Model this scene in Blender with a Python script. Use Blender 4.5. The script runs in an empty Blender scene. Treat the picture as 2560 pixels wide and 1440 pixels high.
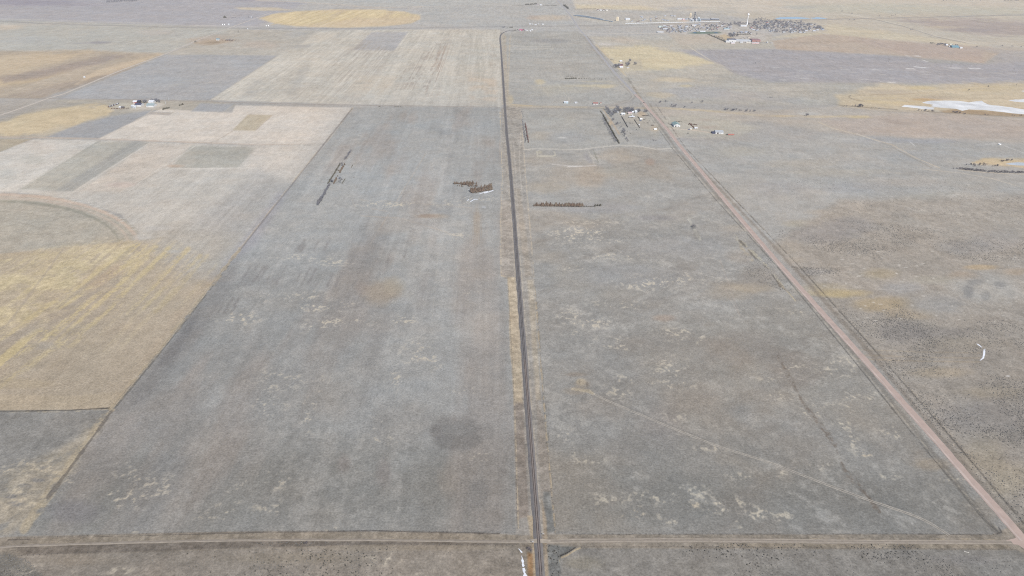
import bpy, math, random
import numpy as np
from mathutils import Matrix, Vector

# ------------------------------------------------------------------ camera, sky, sun, exposure
SC = bpy.context.scene
H = 430.0                      # flying height, metres
FPX = 1775.0                   # focal length in pixels of a 2560 px wide frame
PITCH, YAW, ROLL = math.atan(904.0 / 1775.0), math.radians(1.95), math.atan(0.0205)
_f = Vector((math.sin(YAW) * math.cos(PITCH), math.cos(YAW) * math.cos(PITCH), -math.sin(PITCH)))
_r0 = Vector((math.cos(YAW), -math.sin(YAW), 0))
_u0 = _r0.cross(_f)
_r = _r0 * math.cos(ROLL) + _u0 * math.sin(ROLL)
_u = _u0 * math.cos(ROLL) - _r0 * math.sin(ROLL)
cd = bpy.data.cameras.new('camera'); cam = bpy.data.objects.new('camera', cd)
SC.collection.objects.link(cam)
cam.matrix_world = Matrix(((_r.x, _u.x, -_f.x, 0), (_r.y, _u.y, -_f.y, 0), (_r.z, _u.z, -_f.z, H), (0, 0, 0, 1)))
cd.sensor_width = 36.0; cd.lens = FPX / 2560.0 * 36.0
cd.clip_start = 1.0; cd.clip_end = 90000.0
SC.camera = cam

SUN_EL, SUN_AZ = math.radians(43), math.radians(152)     # behind the camera and to its right
wd = bpy.data.worlds.new('World'); SC.world = wd; wd.use_nodes = True
nt = wd.node_tree; bg = nt.nodes['Background']; bg.inputs['Strength'].default_value = 0.10
sky = nt.nodes.new('ShaderNodeTexSky'); sky.sky_type = 'NISHITA'; sky.sun_disc = False
sky.sun_elevation = SUN_EL; sky.sun_rotation = SUN_AZ; sky.altitude = 1300
nt.links.new(sky.outputs[0], bg.inputs['Color'])
sl = bpy.data.lights.new('sun', 'SUN'); sl.energy = 4.0; sl.angle = math.radians(0.53); sl.color = (1.0, 0.955, 0.90)
so = bpy.data.objects.new('sun', sl); SC.collection.objects.link(so)
sd = Vector((math.sin(SUN_AZ) * math.cos(SUN_EL), math.cos(SUN_AZ) * math.cos(SUN_EL), math.sin(SUN_EL)))
so.rotation_euler = sd.to_track_quat('Z', 'Y').to_euler()
so.location = (200, -300, 600)
SC.view_settings.view_transform = 'Standard'; SC.view_settings.look = 'None'
SC.view_settings.exposure = 0.45; SC.view_settings.gamma = 1.0
SC.cycles.filter_width = 1.1; SC.cycles.use_denoising = False; SC.cycles.max_bounces = 4; SC.cycles.diffuse_bounces = 2; SC.cycles.volume_bounces = 1
SC.cycles.glossy_bounces = 1; SC.cycles.transmission_bounces = 1; SC.cycles.transparent_max_bounces = 4

# the surveyed place: a point of the photograph stands for a point of the flat plain
def P(x, y):
    d = _f * FPX + _r * (x - 1280.0) + _u * (720.0 - y)
    t = -H / d.z
    return Vector((d.x * t, d.y * t, 0.0))
def mpp(x, y):                                             # metres across one photo pixel at that spot
    p = P(x, y) - Vector((0, 0, H))
    return p.dot(_f) / FPX
def proj(X, Y):
    dx = X; dy = Y; dz = -H
    w = dx * _f.x + dy * _f.y + dz * _f.z
    return (1280 + FPX * (dx * _r.x + dy * _r.y + dz * _r.z) / w, 720 - FPX * (dx * _u.x + dy * _u.y + dz * _u.z) / w, w)

rng = random.Random(7)
nrg = np.random.default_rng(11)
COL = SC.collection

# ------------------------------------------------------------------ helpers
def s2l(c):
    c = np.asarray(c, dtype=np.float64)
    return np.where(c <= 0.04045, c / 12.92, ((c + 0.055) / 1.055) ** 2.4)

def tag(o, label=None, cat=None, group=None, kind=None):
    if label: o['label'] = label
    if cat: o['category'] = cat
    if group: o['group'] = group
    if kind: o['kind'] = kind
    return o
def empty(name, loc, rz=0.0, label=None, cat=None, group=None):
    o = bpy.data.objects.new(name, None); COL.objects.link(o)
    o.location = loc; o.rotation_euler = (0, 0, rz); o.empty_display_size = 1.0
    return tag(o, label, cat, group)
def mesh_obj(name, me, parent=None):
    o = bpy.data.objects.new(name, me); COL.objects.link(o)
    if parent: o.parent = parent
    return o
class MB:
    """collects faces and links them as one mesh"""
    def __init__(s): s.v = []; s.f = []; s.m = []
    def add(s, vs, fs, m=0):
        n = len(s.v); s.v += [tuple(v) for v in vs]; s.f += [tuple(i + n for i in f) for f in fs]; s.m += [m] * len(fs)
        return s
    def box(s, c, d, rz=0.0, m=0, taper=1.0):
        cx, cy, cz = c; a, b, h = d[0] / 2, d[1] / 2, d[2]
        ca, sa = math.cos(rz), math.sin(rz); vs = []
        for z, t in ((0, 1.0), (h, taper)):
            for x, y in ((-a, -b), (a, -b), (a, b), (-a, b)):
                x *= t; y *= t
                vs.append((cx + x * ca - y * sa, cy + x * sa + y * ca, cz + z))
        return s.add(vs, [(0, 3, 2, 1), (4, 5, 6, 7), (0, 1, 5, 4), (1, 2, 6, 5), (2, 3, 7, 6), (3, 0, 4, 7)], m)
    def gable(s, c, d, rise, over=0.4, thick=0.18, m=0, axis='x'):
        """gable roof slab pair on a d[0] x d[1] plan, ridge along axis, c = centre of eaves plane"""
        cx, cy, cz = c; L, W = (d[0], d[1]) if axis == 'x' else (d[1], d[0])
        a, b = L / 2 + over, W / 2 + over; k = rise / (W / 2); e = -over * k
        pr = [(-b, e), (0, rise), (b, e), (b, e + thick), (0, rise + thick), (-b, e + thick)]
        vs = []
        for x in (-a, a):
            for y, z in pr: vs.append((x, y, z))
        if axis == 'y': vs = [(-y, x, z) for x, y, z in vs]
        vs = [(cx + x, cy + y, cz + z) for x, y, z in vs]
        fs = [(0, 1, 4, 5), (1, 2, 3, 4), (6, 11, 10, 7), (7, 10, 9, 8)]
        for i in range(6): j = (i + 1) % 6; fs.append((i, i + 6, j + 6, j))
        return s.add(vs, fs, m)
    def walls(s, c, d, h, rise, axis='x', m=0):
        """walls with gable ends"""
        cx, cy, cz = c; L, W = (d[0], d[1]) if axis == 'x' else (d[1], d[0])
        a, b = L / 2, W / 2
        vs = [(-a, -b, 0), (a, -b, 0), (a, b, 0), (-a, b, 0), (-a, -b, h), (a, -b, h), (a, b, h), (-a, b, h), (-a, 0, h + rise), (a, 0, h + rise)]
        if axis == 'y': vs = [(-y, x, z) for x, y, z in vs]
        vs = [(cx + x, cy + y, cz + z) for x, y, z in vs]
        return s.add(vs, [(0, 1, 5, 4), (2, 3, 7, 6), (1, 2, 6, 9, 5), (3, 0, 4, 8, 7), (4, 5, 9, 8), (6, 7, 8, 9)], m)
    def cyl(s, c, r, h, n=12, r2=None, m=0, cap=True):
        r2 = r if r2 is None else r2; cx, cy, cz = c; vs = []
        for z, q in ((0, r), (h, r2)):
            for i in range(n):
                a = 2 * math.pi * i / n; vs.append((cx + q * math.cos(a), cy + q * math.sin(a), cz + z))
        fs = [(i, (i + 1) % n, n + (i + 1) % n, n + i) for i in range(n)]
        if cap: fs.append(tuple(range(n, 2 * n)))
        return s.add(vs, fs, m)
    def lathe(s, c, prof, n=16, m=0):
        cx, cy, cz = c; vs = []; fs = []
        for r, z in prof:
            for i in range(n):
                a = 2 * math.pi * i / n; vs.append((cx + r * math.cos(a), cy + r * math.sin(a), cz + z))
        for k in range(len(prof) - 1):
            for i in range(n):
                j = (i + 1) % n; fs.append((k * n + i, k * n + j, (k + 1) * n + j, (k + 1) * n + i))
        return s.add(vs, fs, m)
    def beam(s, a, b, r, n=4, r2=None, m=0):
        a = Vector(a); b = Vector(b); d = (b - a).normalized(); r2 = r if r2 is None else r2
        x = d.cross(Vector((0.31, 0.12, 0.94)));  x = x.normalized() if x.length > 1e-4 else Vector((1, 0, 0)); y = d.cross(x)
        vs = []
        for p, q in ((a, r), (b, r2)):
            for i in range(n):
                t = 2 * math.pi * i / n; vs.append(p + x * (q * math.cos(t)) + y * (q * math.sin(t)))
        return s.add(vs, [(i, (i + 1) % n, n + (i + 1) % n, n + i) for i in range(n)] + [tuple(range(n, 2 * n)), tuple(range(n - 1, -1, -1))], m)
    def mesh(s, name, *mats):
        me = bpy.data.meshes.new(name); me.from_pydata(s.v, [], s.f)
        for m in mats: me.materials.append(m)
        if len(mats) > 1: me.polygons.foreach_set('material_index', s.m)
        me.update(); return me
    def build(s, name, mat, parent=None):
        mats = mat if isinstance(mat, (list, tuple)) else [mat]
        return mesh_obj(name, s.mesh(name, *mats), parent)

_mats = {}
def mat(name, rgb, rough=0.85, var=0.12, scale=0.5, spec=0.2, metal=0.0, bump=0.0, perobj=0.0, tint=None):
    """procedural paint, bark, metal...: base colour broken up by two noises (real-world linear albedo)"""
    if name in _mats: return _mats[name]
    m = bpy.data.materials.new(name); m.use_nodes = True; t = m.node_tree; N = t.nodes; Lk = t.links
    b = N['Principled BSDF']; b.inputs['Roughness'].default_value = rough; b.inputs['Metallic'].default_value = metal
    b.inputs['Specular IOR Level'].default_value = spec
    tc = N.new('ShaderNodeTexCoord'); no = N.new('ShaderNodeTexNoise'); no.inputs['Scale'].default_value = scale; no.inputs['Detail'].default_value = 4
    Lk.new(tc.outputs['Object'], no.inputs['Vector'])
    mr = N.new('ShaderNodeMapRange'); mr.inputs[1].default_value = 0.25; mr.inputs[2].default_value = 0.75
    mr.inputs[3].default_value = 1 - var; mr.inputs[4].default_value = 1 + var
    Lk.new(no.outputs[0], mr.inputs[0])
    mul = N.new('ShaderNodeMix'); mul.data_type = 'RGBA'; mul.blend_type = 'MULTIPLY'; mul.inputs[0].default_value = 1
    mul.inputs[6].default_value = (*rgb, 1)
    fac = mr.outputs[0]
    if perobj:
        oi = N.new('ShaderNodeObjectInfo'); m2 = N.new('ShaderNodeMapRange')
        m2.inputs[3].default_value = 1 - perobj; m2.inputs[4].default_value = 1 + perobj
        Lk.new(oi.outputs['Random'], m2.inputs[0])
        mm = N.new('ShaderNodeMath'); mm.operation = 'MULTIPLY'; Lk.new(fac, mm.inputs[0]); Lk.new(m2.outputs[0], mm.inputs[1]); fac = mm.outputs[0]
        if tint:
            mx = N.new('ShaderNodeMix'); mx.data_type = 'RGBA'; mx.inputs[6].default_value = (*rgb, 1); mx.inputs[7].default_value = (*tint, 1)
            Lk.new(oi.outputs['Random'], mx.inputs[0]); Lk.new(mx.outputs[2], mul.inputs[6])
    Lk.new(fac, mul.inputs[7]); Lk.new(mul.outputs[2], b.inputs['Base Color'])
    _mats[name] = m
    return m
# ------------------------------------------------------------------ ground: one sheet, finer near the camera, albedo surveyed field by field
_tab = nrg.random((512, 512)).astype(np.float32)
def vn(x, y, k=0):
    x = x + 17.3 * k; y = y - 41.7 * k
    xf = np.floor(x); yf = np.floor(y); xi = xf.astype(np.int32); yi = yf.astype(np.int32)
    fx = (x - xf).astype(np.float32); fy = (y - yf).astype(np.float32)
    fx = fx * fx * (3 - 2 * fx); fy = fy * fy * (3 - 2 * fy)
    a = _tab[xi & 511, yi & 511]; b = _tab[(xi + 1) & 511, yi & 511]; c = _tab[xi & 511, (yi + 1) & 511]; d = _tab[(xi + 1) & 511, (yi + 1) & 511]
    return (a + (b - a) * fx) * (1 - fy) + (c + (d - c) * fx) * fy
def fbm(x, y, s, k=0, oc=3, rough=0.55):
    """fractal noise about 0, roughly -1..1; s = size of the largest lumps in metres"""
    o = np.zeros(x.shape, np.float32); a = 1.0; tot = 0; x = x / s; y = y / s
    for i in range(oc):
        o += a * (vn(x, y, k + 3 * i) - 0.5) * 2; tot += a; a *= rough; x = x * 2.13 + 5.1; y = y * 2.07 - 3.3
    return o / tot * 1.7
def sstep(a, b, x):
    t = np.clip((x - a) / (b - a), 0, 1); return t * t * (3 - 2 * t)

def ground_grid():
    """strips of quads; each strip has its own even spacing, wider with distance"""
    strips = []; y0 = 250.0
    while y0 < 6800:
        y1 = y0 * 1.16; z = math.hypot(y0, H) * 0.97
        dx = 0.90 * z / 710; dy = min(dx * 0.95 / (H / math.hypot(y0, H)), 40)
        hw0 = 0.80 * z * 1.16 + 60; cx = 0.034 * y0
        nx = int(2 * hw0 / dx) + 1; ny = max(2, int((y1 - y0) / dy) + 1)
        xs = np.linspace(cx - hw0, cx + hw0, nx); ys = np.linspace(y0, y1, ny)
        strips.append((xs, ys)); y0 = y1
    return strips, y0
strips, YFAR = ground_grid()
Vx = []; Vy = []; quads = []; n0 = 0
for xs, ys in strips:
    gx, gy = np.meshgrid(xs, ys); Vx.append(gx.ravel()); Vy.append(gy.ravel())
    nx, ny = len(xs), len(ys)
    i = (np.arange(ny - 1)[:, None] * nx + np.arange(nx - 1)[None, :]).ravel() + n0
    quads.append(np.stack([i, i + 1, i + nx + 1, i + nx], 1)); n0 += nx * ny
    # plain to the left and right of the strip
gx = np.concatenate(Vx); gy = np.concatenate(Vy); NV = n0
U, V, W = proj(gx, gy); U = U.astype(np.float32); V = V.astype(np.float32)
X = gx.astype(np.float32); Y = gy.astype(np.float32)
print('ground vertices', NV)

C = np.empty((NV, 3), np.float32); C[:] = np.array((176, 174, 172)) / 255
n400 = fbm(X, Y, 400, 1, 4); n120 = fbm(X, Y, 120, 2, 4); n40 = fbm(X, Y, 40, 3, 3); n12 = fbm(X, Y, 12, 4, 3); n4 = fbm(X, Y, 4, 5, 2)
nA = fbm(X, Y, 60, 9, 5, 0.7)                     # ragged masks
nB = fbm(X, Y, 26, 12, 5, 0.75)
ew = fbm(X / 6, Y, 26, 21, 4, 0.65)               # streaks drawn out across
ewf = fbm(X / 5, Y, 9, 24, 3, 0.7)
ns = fbm(X, Y / 40, 7, 31, 3, 0.6)                # rows drawn out along the drilling direction
nsw = fbm(X, Y / 14, 45, 34, 3, 0.6)
nsf = fbm(X, Y / 60, 3.2, 36, 2, 0.6)
g2 = fbm(X, Y, 2.2, 71, 2); vein = 1 - 2.6 * np.abs(fbm(X, Y, 34, 81, 4, 0.6)); rx_ = X * 0.80 + Y * 0.60; ry_ = -X * 0.60 + Y * 0.80; wisp = fbm(rx_ / 4.5, ry_, 22, 85, 4, 0.65)
rx2 = X * 0.80 - Y * 0.60; ry2 = X * 0.60 + Y * 0.80; wisp2 = fbm(rx2 / 4.0, ry2, 20, 88, 4, 0.65)

def col8(c): return np.array(c, np.float32) / 255
def put(idx, a, c):
    c = col8(c); C[idx] += (c - C[idx]) * a[:, None]
def poly_sd(pts, idx):
    x = U[idx]; y = V[idx]; n = len(pts); ins = np.zeros(len(idx), bool); dm = np.full(len(idx), 1e9, np.float32)
    for k in range(n):
        x1, y1 = pts[k]; x2, y2 = pts[(k + 1) % n]
        c = ((y1 > y) != (y2 > y))
        if y1 != y2: ins ^= c & (x < (x2 - x1) * (y - y1) / (y2 - y1) + x1)
        ex, ey = x2 - x1, y2 - y1; L = ex * ex + ey * ey + 1e-6
        t = np.clip(((x - x1) * ex + (y - y1) * ey) / L, 0, 1)
        dm = np.minimum(dm, (x - x1 - t * ex) ** 2 + (y - y1 - t * ey) ** 2)
    d = np.sqrt(dm); return np.where(ins, d, -d)
def box_idx(x0, y0, x1, y1, mg):
    return np.nonzero((U > x0 - mg) & (U < x1 + mg) & (V > y0 - mg) & (V < y1 + mg))[0]
def field(pts, c, feather=1.5, a=1.0, ragged=0.0, noise=None, rows=0.0, rowsw=0.0, mott=0.0, streak=0.0, fine=0.0):
    feather = max(feather, 2.2) if pts[0][1] < 700 else feather; ragged = max(ragged, 0.8)
    xs = [p[0] for p in pts]; ys = [p[1] for p in pts]
    idx = box_idx(min(xs), min(ys), max(xs), max(ys), feather + ragged + 2)
    if not len(idx): return
    s = poly_sd(pts, idx)
    if ragged: s = s + ragged * nA[idx]
    al = a * sstep(-feather, feather, s).astype(np.float32)
    if noise: src, lo, hi = noise; al = al * sstep(lo, hi, src[idx])
    cc = np.empty((len(idx), 3), np.float32); cc[:] = col8(c)
    v = 0
    if rows: v = v + rows * ns[idx] + rows * 0.6 * nsf[idx]
    if rowsw: v = v + rowsw * nsw[idx]
    if mott: v = v + mott * (0.6 * n120[idx] + 0.5 * n40[idx] + 0.3 * n12[idx])
    if streak: v = v + streak * 0.55 * ew[idx] + streak * 0.35 * ewf[idx]
    if fine: v = v + fine * (n4[idx] + 0.7 * n12[idx])
    if not np.isscalar(v): cc *= (1 + v)[:, None]
    C[idx] += (cc - C[idx]) * al[:, None]
def blob(cx, cy, rx, ry, c, a=0.8, soft=0.6, ragged=0.35, noise=None, rot=0.0):
    R = max(rx, ry) * 1.7
    idx = box_idx(cx - R, cy - R, cx + R, cy + R, 2)
    if not len(idx): return
    dx = U[idx] - cx; dy = V[idx] - cy
    if rot: ca, sa = math.cos(rot), math.sin(rot); dx, dy = dx * ca + dy * sa, dy * ca - dx * sa
    r = np.sqrt((dx / rx) ** 2 + (dy / ry) ** 2) + ragged * nA[idx] * 0.8
    al = (a * (1 - sstep(1 - soft, 1 + soft * 0.5, r))).astype(np.float32)
    if noise: src, lo, hi = noise; al = al * sstep(lo, hi, src[idx])
    put(idx, al, c)
def line(pts, w, c, a=1.0, feather=0.7, wob=0.0, broken=None):
    """a mark w photo pixels wide (w may be a pair: width at the first and the last point)"""
    w0, w1 = w if isinstance(w, tuple) else (w, w)
    xs = [p[0] for p in pts]; ys = [p[1] for p in pts]; mw = max(w0, w1)
    idx = box_idx(min(xs), min(ys), max(xs), max(ys), mw + 6)
    if not len(idx): return
    x = U[idx]; y = V[idx]; best = np.full(len(idx), 1e9, np.float32); wid = np.full(len(idx), w0, np.float32)
    tot = len(pts) - 1
    for k in range(tot):
        x1, y1 = pts[k]; x2, y2 = pts[k + 1]; ex, ey = x2 - x1, y2 - y1; L = ex * ex + ey * ey + 1e-6
        t = np.clip(((x - x1) * ex + (y - y1) * ey) / L, 0, 1)
        d = np.sqrt((x - x1 - t * ex) ** 2 + (y - y1 - t * ey) ** 2)
        b = d < best; best = np.where(b, d, best); wid = np.where(b, w0 + (w1 - w0) * (k + t) / tot, wid)
    if wob: best = best + wob * n12[idx]
    al = (a * (1 - sstep(wid / 2 - feather, wid / 2 + feather, best))).astype(np.float32)
    if broken: src, lo, hi = broken; al = al * sstep(lo, hi, src[idx])
    put(idx, al, c)
def mul(pts, amp, src, feather=30):
    xs = [p[0] for p in pts]; ys = [p[1] for p in pts]
    idx = box_idx(min(xs), min(ys), max(xs), max(ys), feather)
    C[idx] *= (1 + amp * src[idx] * sstep(-feather, feather, poly_sd(pts, idx)))[:, None]

# ---- the far plain, top of the photograph
yy = np.clip(V, 0, 1440)
field([(-200, -60), (2800, -60), (2800, 130), (-200, 130)], (188, 187, 186), feather=20, streak=0.02)
field([(-200, -60), (900, -60), (640, 70), (-200, 44)], (181, 180, 185), feather=8, streak=0.035, ragged=6)
blob(60, 6, 160, 9, (166, 163, 174), 0.8); blob(180, 12, 120, 4, (170, 168, 178), 0.6)
field([(560, -10), (740, -10), (720, 5), (600, 3)], (168, 165, 175), a=0.6, feather=3)
field([(650, 2), (760, 6), (860, 12), (980, 17), (1200, 14), (1390, 12), (1390, 0), (650, -10)], (190, 191, 190), feather=3, streak=0.02)
line([(640, 1), (740, 4), (860, 12), (935, 19), (990, 18), (1270, 12)], 2.2, (205, 196, 186), 0.7)
field([(586, 19), (680, 18), (740, 26), (660, 27), (600, 24)], (206, 196, 180), feather=2, streak=0.03)
field([(1060, 14), (1400, 10), (1450, 75), (1250, 72), (1040, 60)], (187, 187, 186), feather=8, streak=0.03)
blob(1370, 44, 55, 8, (202, 191, 178), 0.8); blob(1330, 43, 16, 6, (188, 176, 168), 0.6)
field([(1425, -20), (2800, -20), (2800, 28), (2100, 34), (1840, 30), (1560, 26), (1440, 24)], (207, 200, 190), feather=6, streak=0.04)
field([(1440, 12), (1600, 14), (1660, 26), (1440, 22)], (212, 202, 182), feather=4, streak=0.02)
field([(1960, 12), (2200, 8), (2560, 20), (2560, 50), (2300, 46), (2000, 30)], (199, 196, 186), feather=6, streak=0.03)
blob(1990, 18, 60, 4, (185, 186, 184), 0.6); blob(1700, 20, 50, 5, (188, 187, 186), 0.7)
field([(1440, 25), (1560, 26), (1840, 30), (1790, 60), (1560, 62), (1450, 78)], (190, 188, 185), feather=5, streak=0.03, mott=0.02)
field([(1780, 30), (2100, 33), (2560, 38), (2700, 130), (2060, 85), (1890, 50)], (199, 193, 183), feather=6, streak=0.03)
field([(2080, 60), (2310, 92), (2480, 118), (2330, 108), (2100, 92), (1930, 95)], (205, 197, 180), feather=6, streak=0.04)
field([(2245, 50), (2420, 46), (2700, 62), (2700, 90), (2480, 90), (2300, 62)], (183, 174, 171), feather=6, a=0.9, ragged=8, streak=0.05)
blob(2440, 76, 90, 5, (170, 165, 167), 0.6); blob(2360, 68, 60, 3, (198, 188, 174), 0.6)
field([(2330, 108), (2480, 118), (2700, 128), (2700, 160), (2560, 142), (2440, 122)], (206, 195, 178), feather=5, streak=0.03)
# ---- left of the far crossroads
field([(-200, 44), (380, 62), (640, 71), (600, 74), (490, 104), (410, 136), (-200, 132)], (190, 189, 184), feather=3, streak=0.02, mott=0.012)
blob(20, 68, 45, 8, (208, 197, 184), 0.8); blob(100, 60, 160, 4, (196, 192, 186), 0.6)
blob(250, 106, 32, 3.5, (165, 163, 168), 0.8); blob(215, 108, 40, 2.5, (172, 170, 174), 0.5); blob(60, 100, 90, 10, (186, 188, 188), 0.5); blob(400, 82, 60, 8, (196, 188, 182), 0.5)
field([(-200, 128), (230, 126), (412, 134), (330, 170), (100, 246), (-200, 247)], (188, 177, 163), feather=4, streak=0.03, rowsw=0.03, mott=0.02)
field([(-100, 150), (90, 135), (230, 128), (120, 165), (40, 185), (-100, 200)], (206, 190, 167), feather=8, ragged=6, a=0.85, streak=0.03)
field([(-60, 205), (90, 190), (190, 165), (170, 180), (60, 212), (-60, 222)], (205, 187, 160), feather=6, ragged=4, a=0.8)
field([(0, 195), (110, 172), (260, 140), (330, 135), (230, 165), (120, 190), (10, 205)], (170, 160, 155), feather=6, ragged=5, a=0.8, streak=0.04)
field([(20, 240), (170, 205), (300, 172), (330, 172), (250, 198), (110, 244)], (176, 165, 156), feather=5, ragged=4, a=0.7, rowsw=0.05)
field([(230, 180), (395, 134), (405, 137), (300, 175), (190, 210)], (214, 196, 172), feather=4, ragged=4, a=0.7)
field([(415, 137), (693, 138), (525, 250), (146, 247)], (177, 178, 181), feather=1.5, streak=0.015, mott=0.015)
for k in range(9):
    x = 470 + rng.random() * 150; y = 195 + rng.random() * 35; blob(x - (y - 160) * 0.7, y, 26, 1.2, (190, 190, 188), 0.5, rot=-0.12)
field([(575, 74), (800, 76), (740, 120), (693, 138), (415, 137), (492, 104)], (189, 185, 178), feather=2, streak=0.02, mott=0.02)
blob(530, 100, 60, 12, (192, 178, 166), 0.7); blob(650, 112, 50, 12, (196, 184, 174), 0.6); blob(740, 85, 30, 8, (180, 180, 180), 0.6)
field([(800, 76), (1000, 74), (1250, 74), (1254, 268), (1000, 264), (525, 250), (693, 140), (735, 120)], (201, 197, 189), feather=1.5, rows=0.032, rowsw=0.03, mott=0.015)
field([(790, 80), (850, 80), (800, 108), (750, 112)], (206, 200, 190), feather=3, a=0.8, rows=0.02)
field([(740, 112), (780, 112), (770, 120), (735, 120)], (178, 176, 174), feather=2, a=0.7)
field([(930, 80), (1020, 80), (985, 127), (880, 125)], (184, 183, 184), feather=2.5, streak=0.012, mott=0.01)
for (xa, xb, xc, xd, c, a) in ((1010, 1120, 1085, 985, (170, 162, 155), 0.65), (1190, 1215, 1215, 1190, (172, 170, 160), 0.5), (1225, 1242, 1240, 1222, (176, 168, 158), 0.6)):
    field([(xa + 80 if xa < 1100 else xa, 108), (xb, 108), (xc, 225), (xd - 40 if xa < 1100 else xd, 225)], c, feather=3, a=a, noise=(nsf + 0.8 * n40, 0.1, 0.9))
field([(1108, 95), (1128, 95), (1100, 240), (1060, 240)], (176, 162, 152), feather=4, a=0.55, noise=(nsf + 0.6 * n120, -0.1, 0.9))
field([(900, 95), (990, 130), (900, 250), (720, 250), (840, 150)], (176, 170, 163), feather=12, a=0.6, noise=(nsf + 0.7 * nsw, 0.0, 0.9))
field([(640, 200), (780, 160), (740, 240), (600, 246)], (178, 176, 172), feather=10, a=0.6, noise=(nsw + n40, -0.1, 0.8))
field([(900, 190), (1000, 190), (960, 240), (850, 240)], (206, 196, 182), feather=10, a=0.6, noise=(nsw, -0.3, 0.5))
blob(920, 208, 40, 3, (150, 150, 148), 0.5, noise=(nB, -0.1, 0.6)); blob(1240, 105, 8, 30, (206, 202, 192), 0.4)
field([(1170, 190), (1240, 190), (1245, 262), (1175, 262)], (205, 190, 174), feather=8, a=0.6, noise=(n40, -0.5, 0.6))
line([(930, 103), (1090, 106), (1240, 108)], 2.5, (165, 163, 160), 0.45, broken=(n120, -0.3, 0.5))
field([(-200, 236), (0, 246), (146, 247), (100, 262), (-200, 345)], (182, 178, 174), feather=2, streak=0.02)
# yellow far pivot
field([(648, 46), (680, 35), (740, 28), (830, 24), (940, 24), (1010, 29), (1050, 40), (1052, 48), (1030, 58), (960, 66), (860, 70), (760, 67), (690, 59)], (213, 197, 171), feather=2, ragged=1, rowsw=0.02, streak=0.02)
field([(650, 46), (690, 33), (760, 28), (960, 24), (1050, 38), (1000, 44), (890, 46), (800, 58), (745, 66), (690, 58)], (221, 204, 167), feather=4, a=0.9, rowsw=0.045, noise=(nsw + 0.5 * ew, -1.0, 0.3))
for k in range(7):
    x = 690 + k * 24; line([(x + 85, 28), (x - 10, 62)], 2, (206, 188, 150), 0.6)
line([(-100, 47), (110, 59), (380, 67), (640, 71), (1000, 71), (1260, 66), (1540, 64), (1800, 56), (2060, 49)], 2.2, (166, 165, 166), 0.75)
line([(-100, 44), (110, 50), (300, 56), (520, 64), (640, 68)], 1.6, (204, 201, 198), 0.6)
# ---- left middle
field([(-100, 345), (0, 300), (60, 280), (146, 249), (525, 252), (590, 262), (555, 279), (480, 277), (375, 275), (235, 348), (-100, 343)], (182, 177, 168), feather=2, streak=0.02, mott=0.015)
field([(-100, 335), (40, 292), (110, 272), (262, 262), (285, 275), (270, 292), (215, 305), (160, 330), (120, 338), (-100, 340)], (209, 193, 164), feather=5, ragged=7, streak=0.03, mott=0.02)
field([(90, 335), (150, 315), (220, 318), (130, 345)], (186, 180, 168), feather=8, a=0.7)
field([(365, 277), (395, 277), (245, 347), (110, 344), (205, 308), (280, 290)], (169, 170, 173), feather=4, streak=0.02)
field([(-20, 268), (130, 250), (190, 262), (60, 285), (-20, 310)], (177, 172, 166), feather=5, a=0.8, streak=0.03)
field([(400, 272), (580, 282), (588, 263), (880, 269), (815, 359), (640, 362), (243, 348)], (214, 207, 199), feather=1.5, rows=0.01, mott=0.015)
field([(500, 258), (585, 261), (556, 280), (478, 278)], (173, 174, 177), feather=1.5, streak=0.015)
field([(382, 279), (432, 281), (424, 288), (365, 286)], (178, 172, 168), feather=2, mott=0.03)
field([(620, 286), (680, 288), (637, 327), (582, 325)], (196, 186, 168), feather=1.2, rows=0.015)
line([(583, 327), (540, 352)], 2, (186, 176, 166), 0.6); line([(680, 288), (640, 325)], 1.5, (190, 174, 158), 0.7)
line([(882, 270), (815, 359)], 3, (222, 205, 180), 0.8)
line([(-100, 340), (245, 347), (640, 362), (815, 360)], 3.0, (198, 184, 172), 0.7)
field([(-100, 346), (82, 347), (0, 380), (-100, 420)], (183, 175, 160), feather=1.5, streak=0.02)
field([(82, 348), (250, 350), (130, 420), (40, 478), (-100, 482), (-100, 420), (0, 381)], (208, 204, 198), feather=1.5, rowsw=0.015, mott=0.015)
blob(85, 400, 40, 12, (190, 190, 185), 0.6); blob(20, 440, 30, 18, (198, 198, 194), 0.6); blob(110, 365, 50, 10, (210, 203, 196), 0.6)
field([(242, 350), (640, 364), (812, 360), (690, 520), (600, 632), (560, 665), (350, 600), (345, 575), (300, 535), (180, 498), (40, 480)], (199, 195, 189), feather=1.5, rows=0.024, rowsw=0.026, mott=0.012)
field([(242, 353), (372, 356), (182, 478), (50, 472)], (184, 182, 175), feather=3, rowsw=0.035, rows=0.02)
field([(330, 354), (372, 356), (182, 478), (140, 476)], (170, 171, 170), feather=5, a=0.7, rowsw=0.03)
field([(375, 358), (480, 362), (430, 410), (300, 480), (200, 478)], (203, 196, 188), feather=3, mott=0.04)
blob(300, 405, 70, 10, (172, 168, 160), 0.55, rot=-0.6, noise=(nA, -0.3, 0.6)); blob(400, 392, 40, 8, (168, 165, 158), 0.5, rot=-0.5, noise=(nA, -0.3, 0.6)); blob(310, 462, 40, 8, (208, 192, 184), 0.6)
field([(478, 364), (642, 369), (592, 420), (426, 420)], (183, 181, 174), feather=2.5, mott=0.025, streak=0.02)
blob(440, 415, 22, 4, (196, 176, 160), 0.7)
line([(426, 422), (600, 420)], 3, (214, 210, 204), 0.8); line([(490, 364), (370, 440), (320, 480)], 2, (212, 209, 203), 0.7); line([(242, 352), (50, 472)], 2, (206, 203, 196), 0.9)
line([(374, 357), (185, 478)], 2.5, (210, 206, 200), 0.7); line([(350, 356), (150, 482)], 1.2, (196, 196, 194), 0.5)
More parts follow.
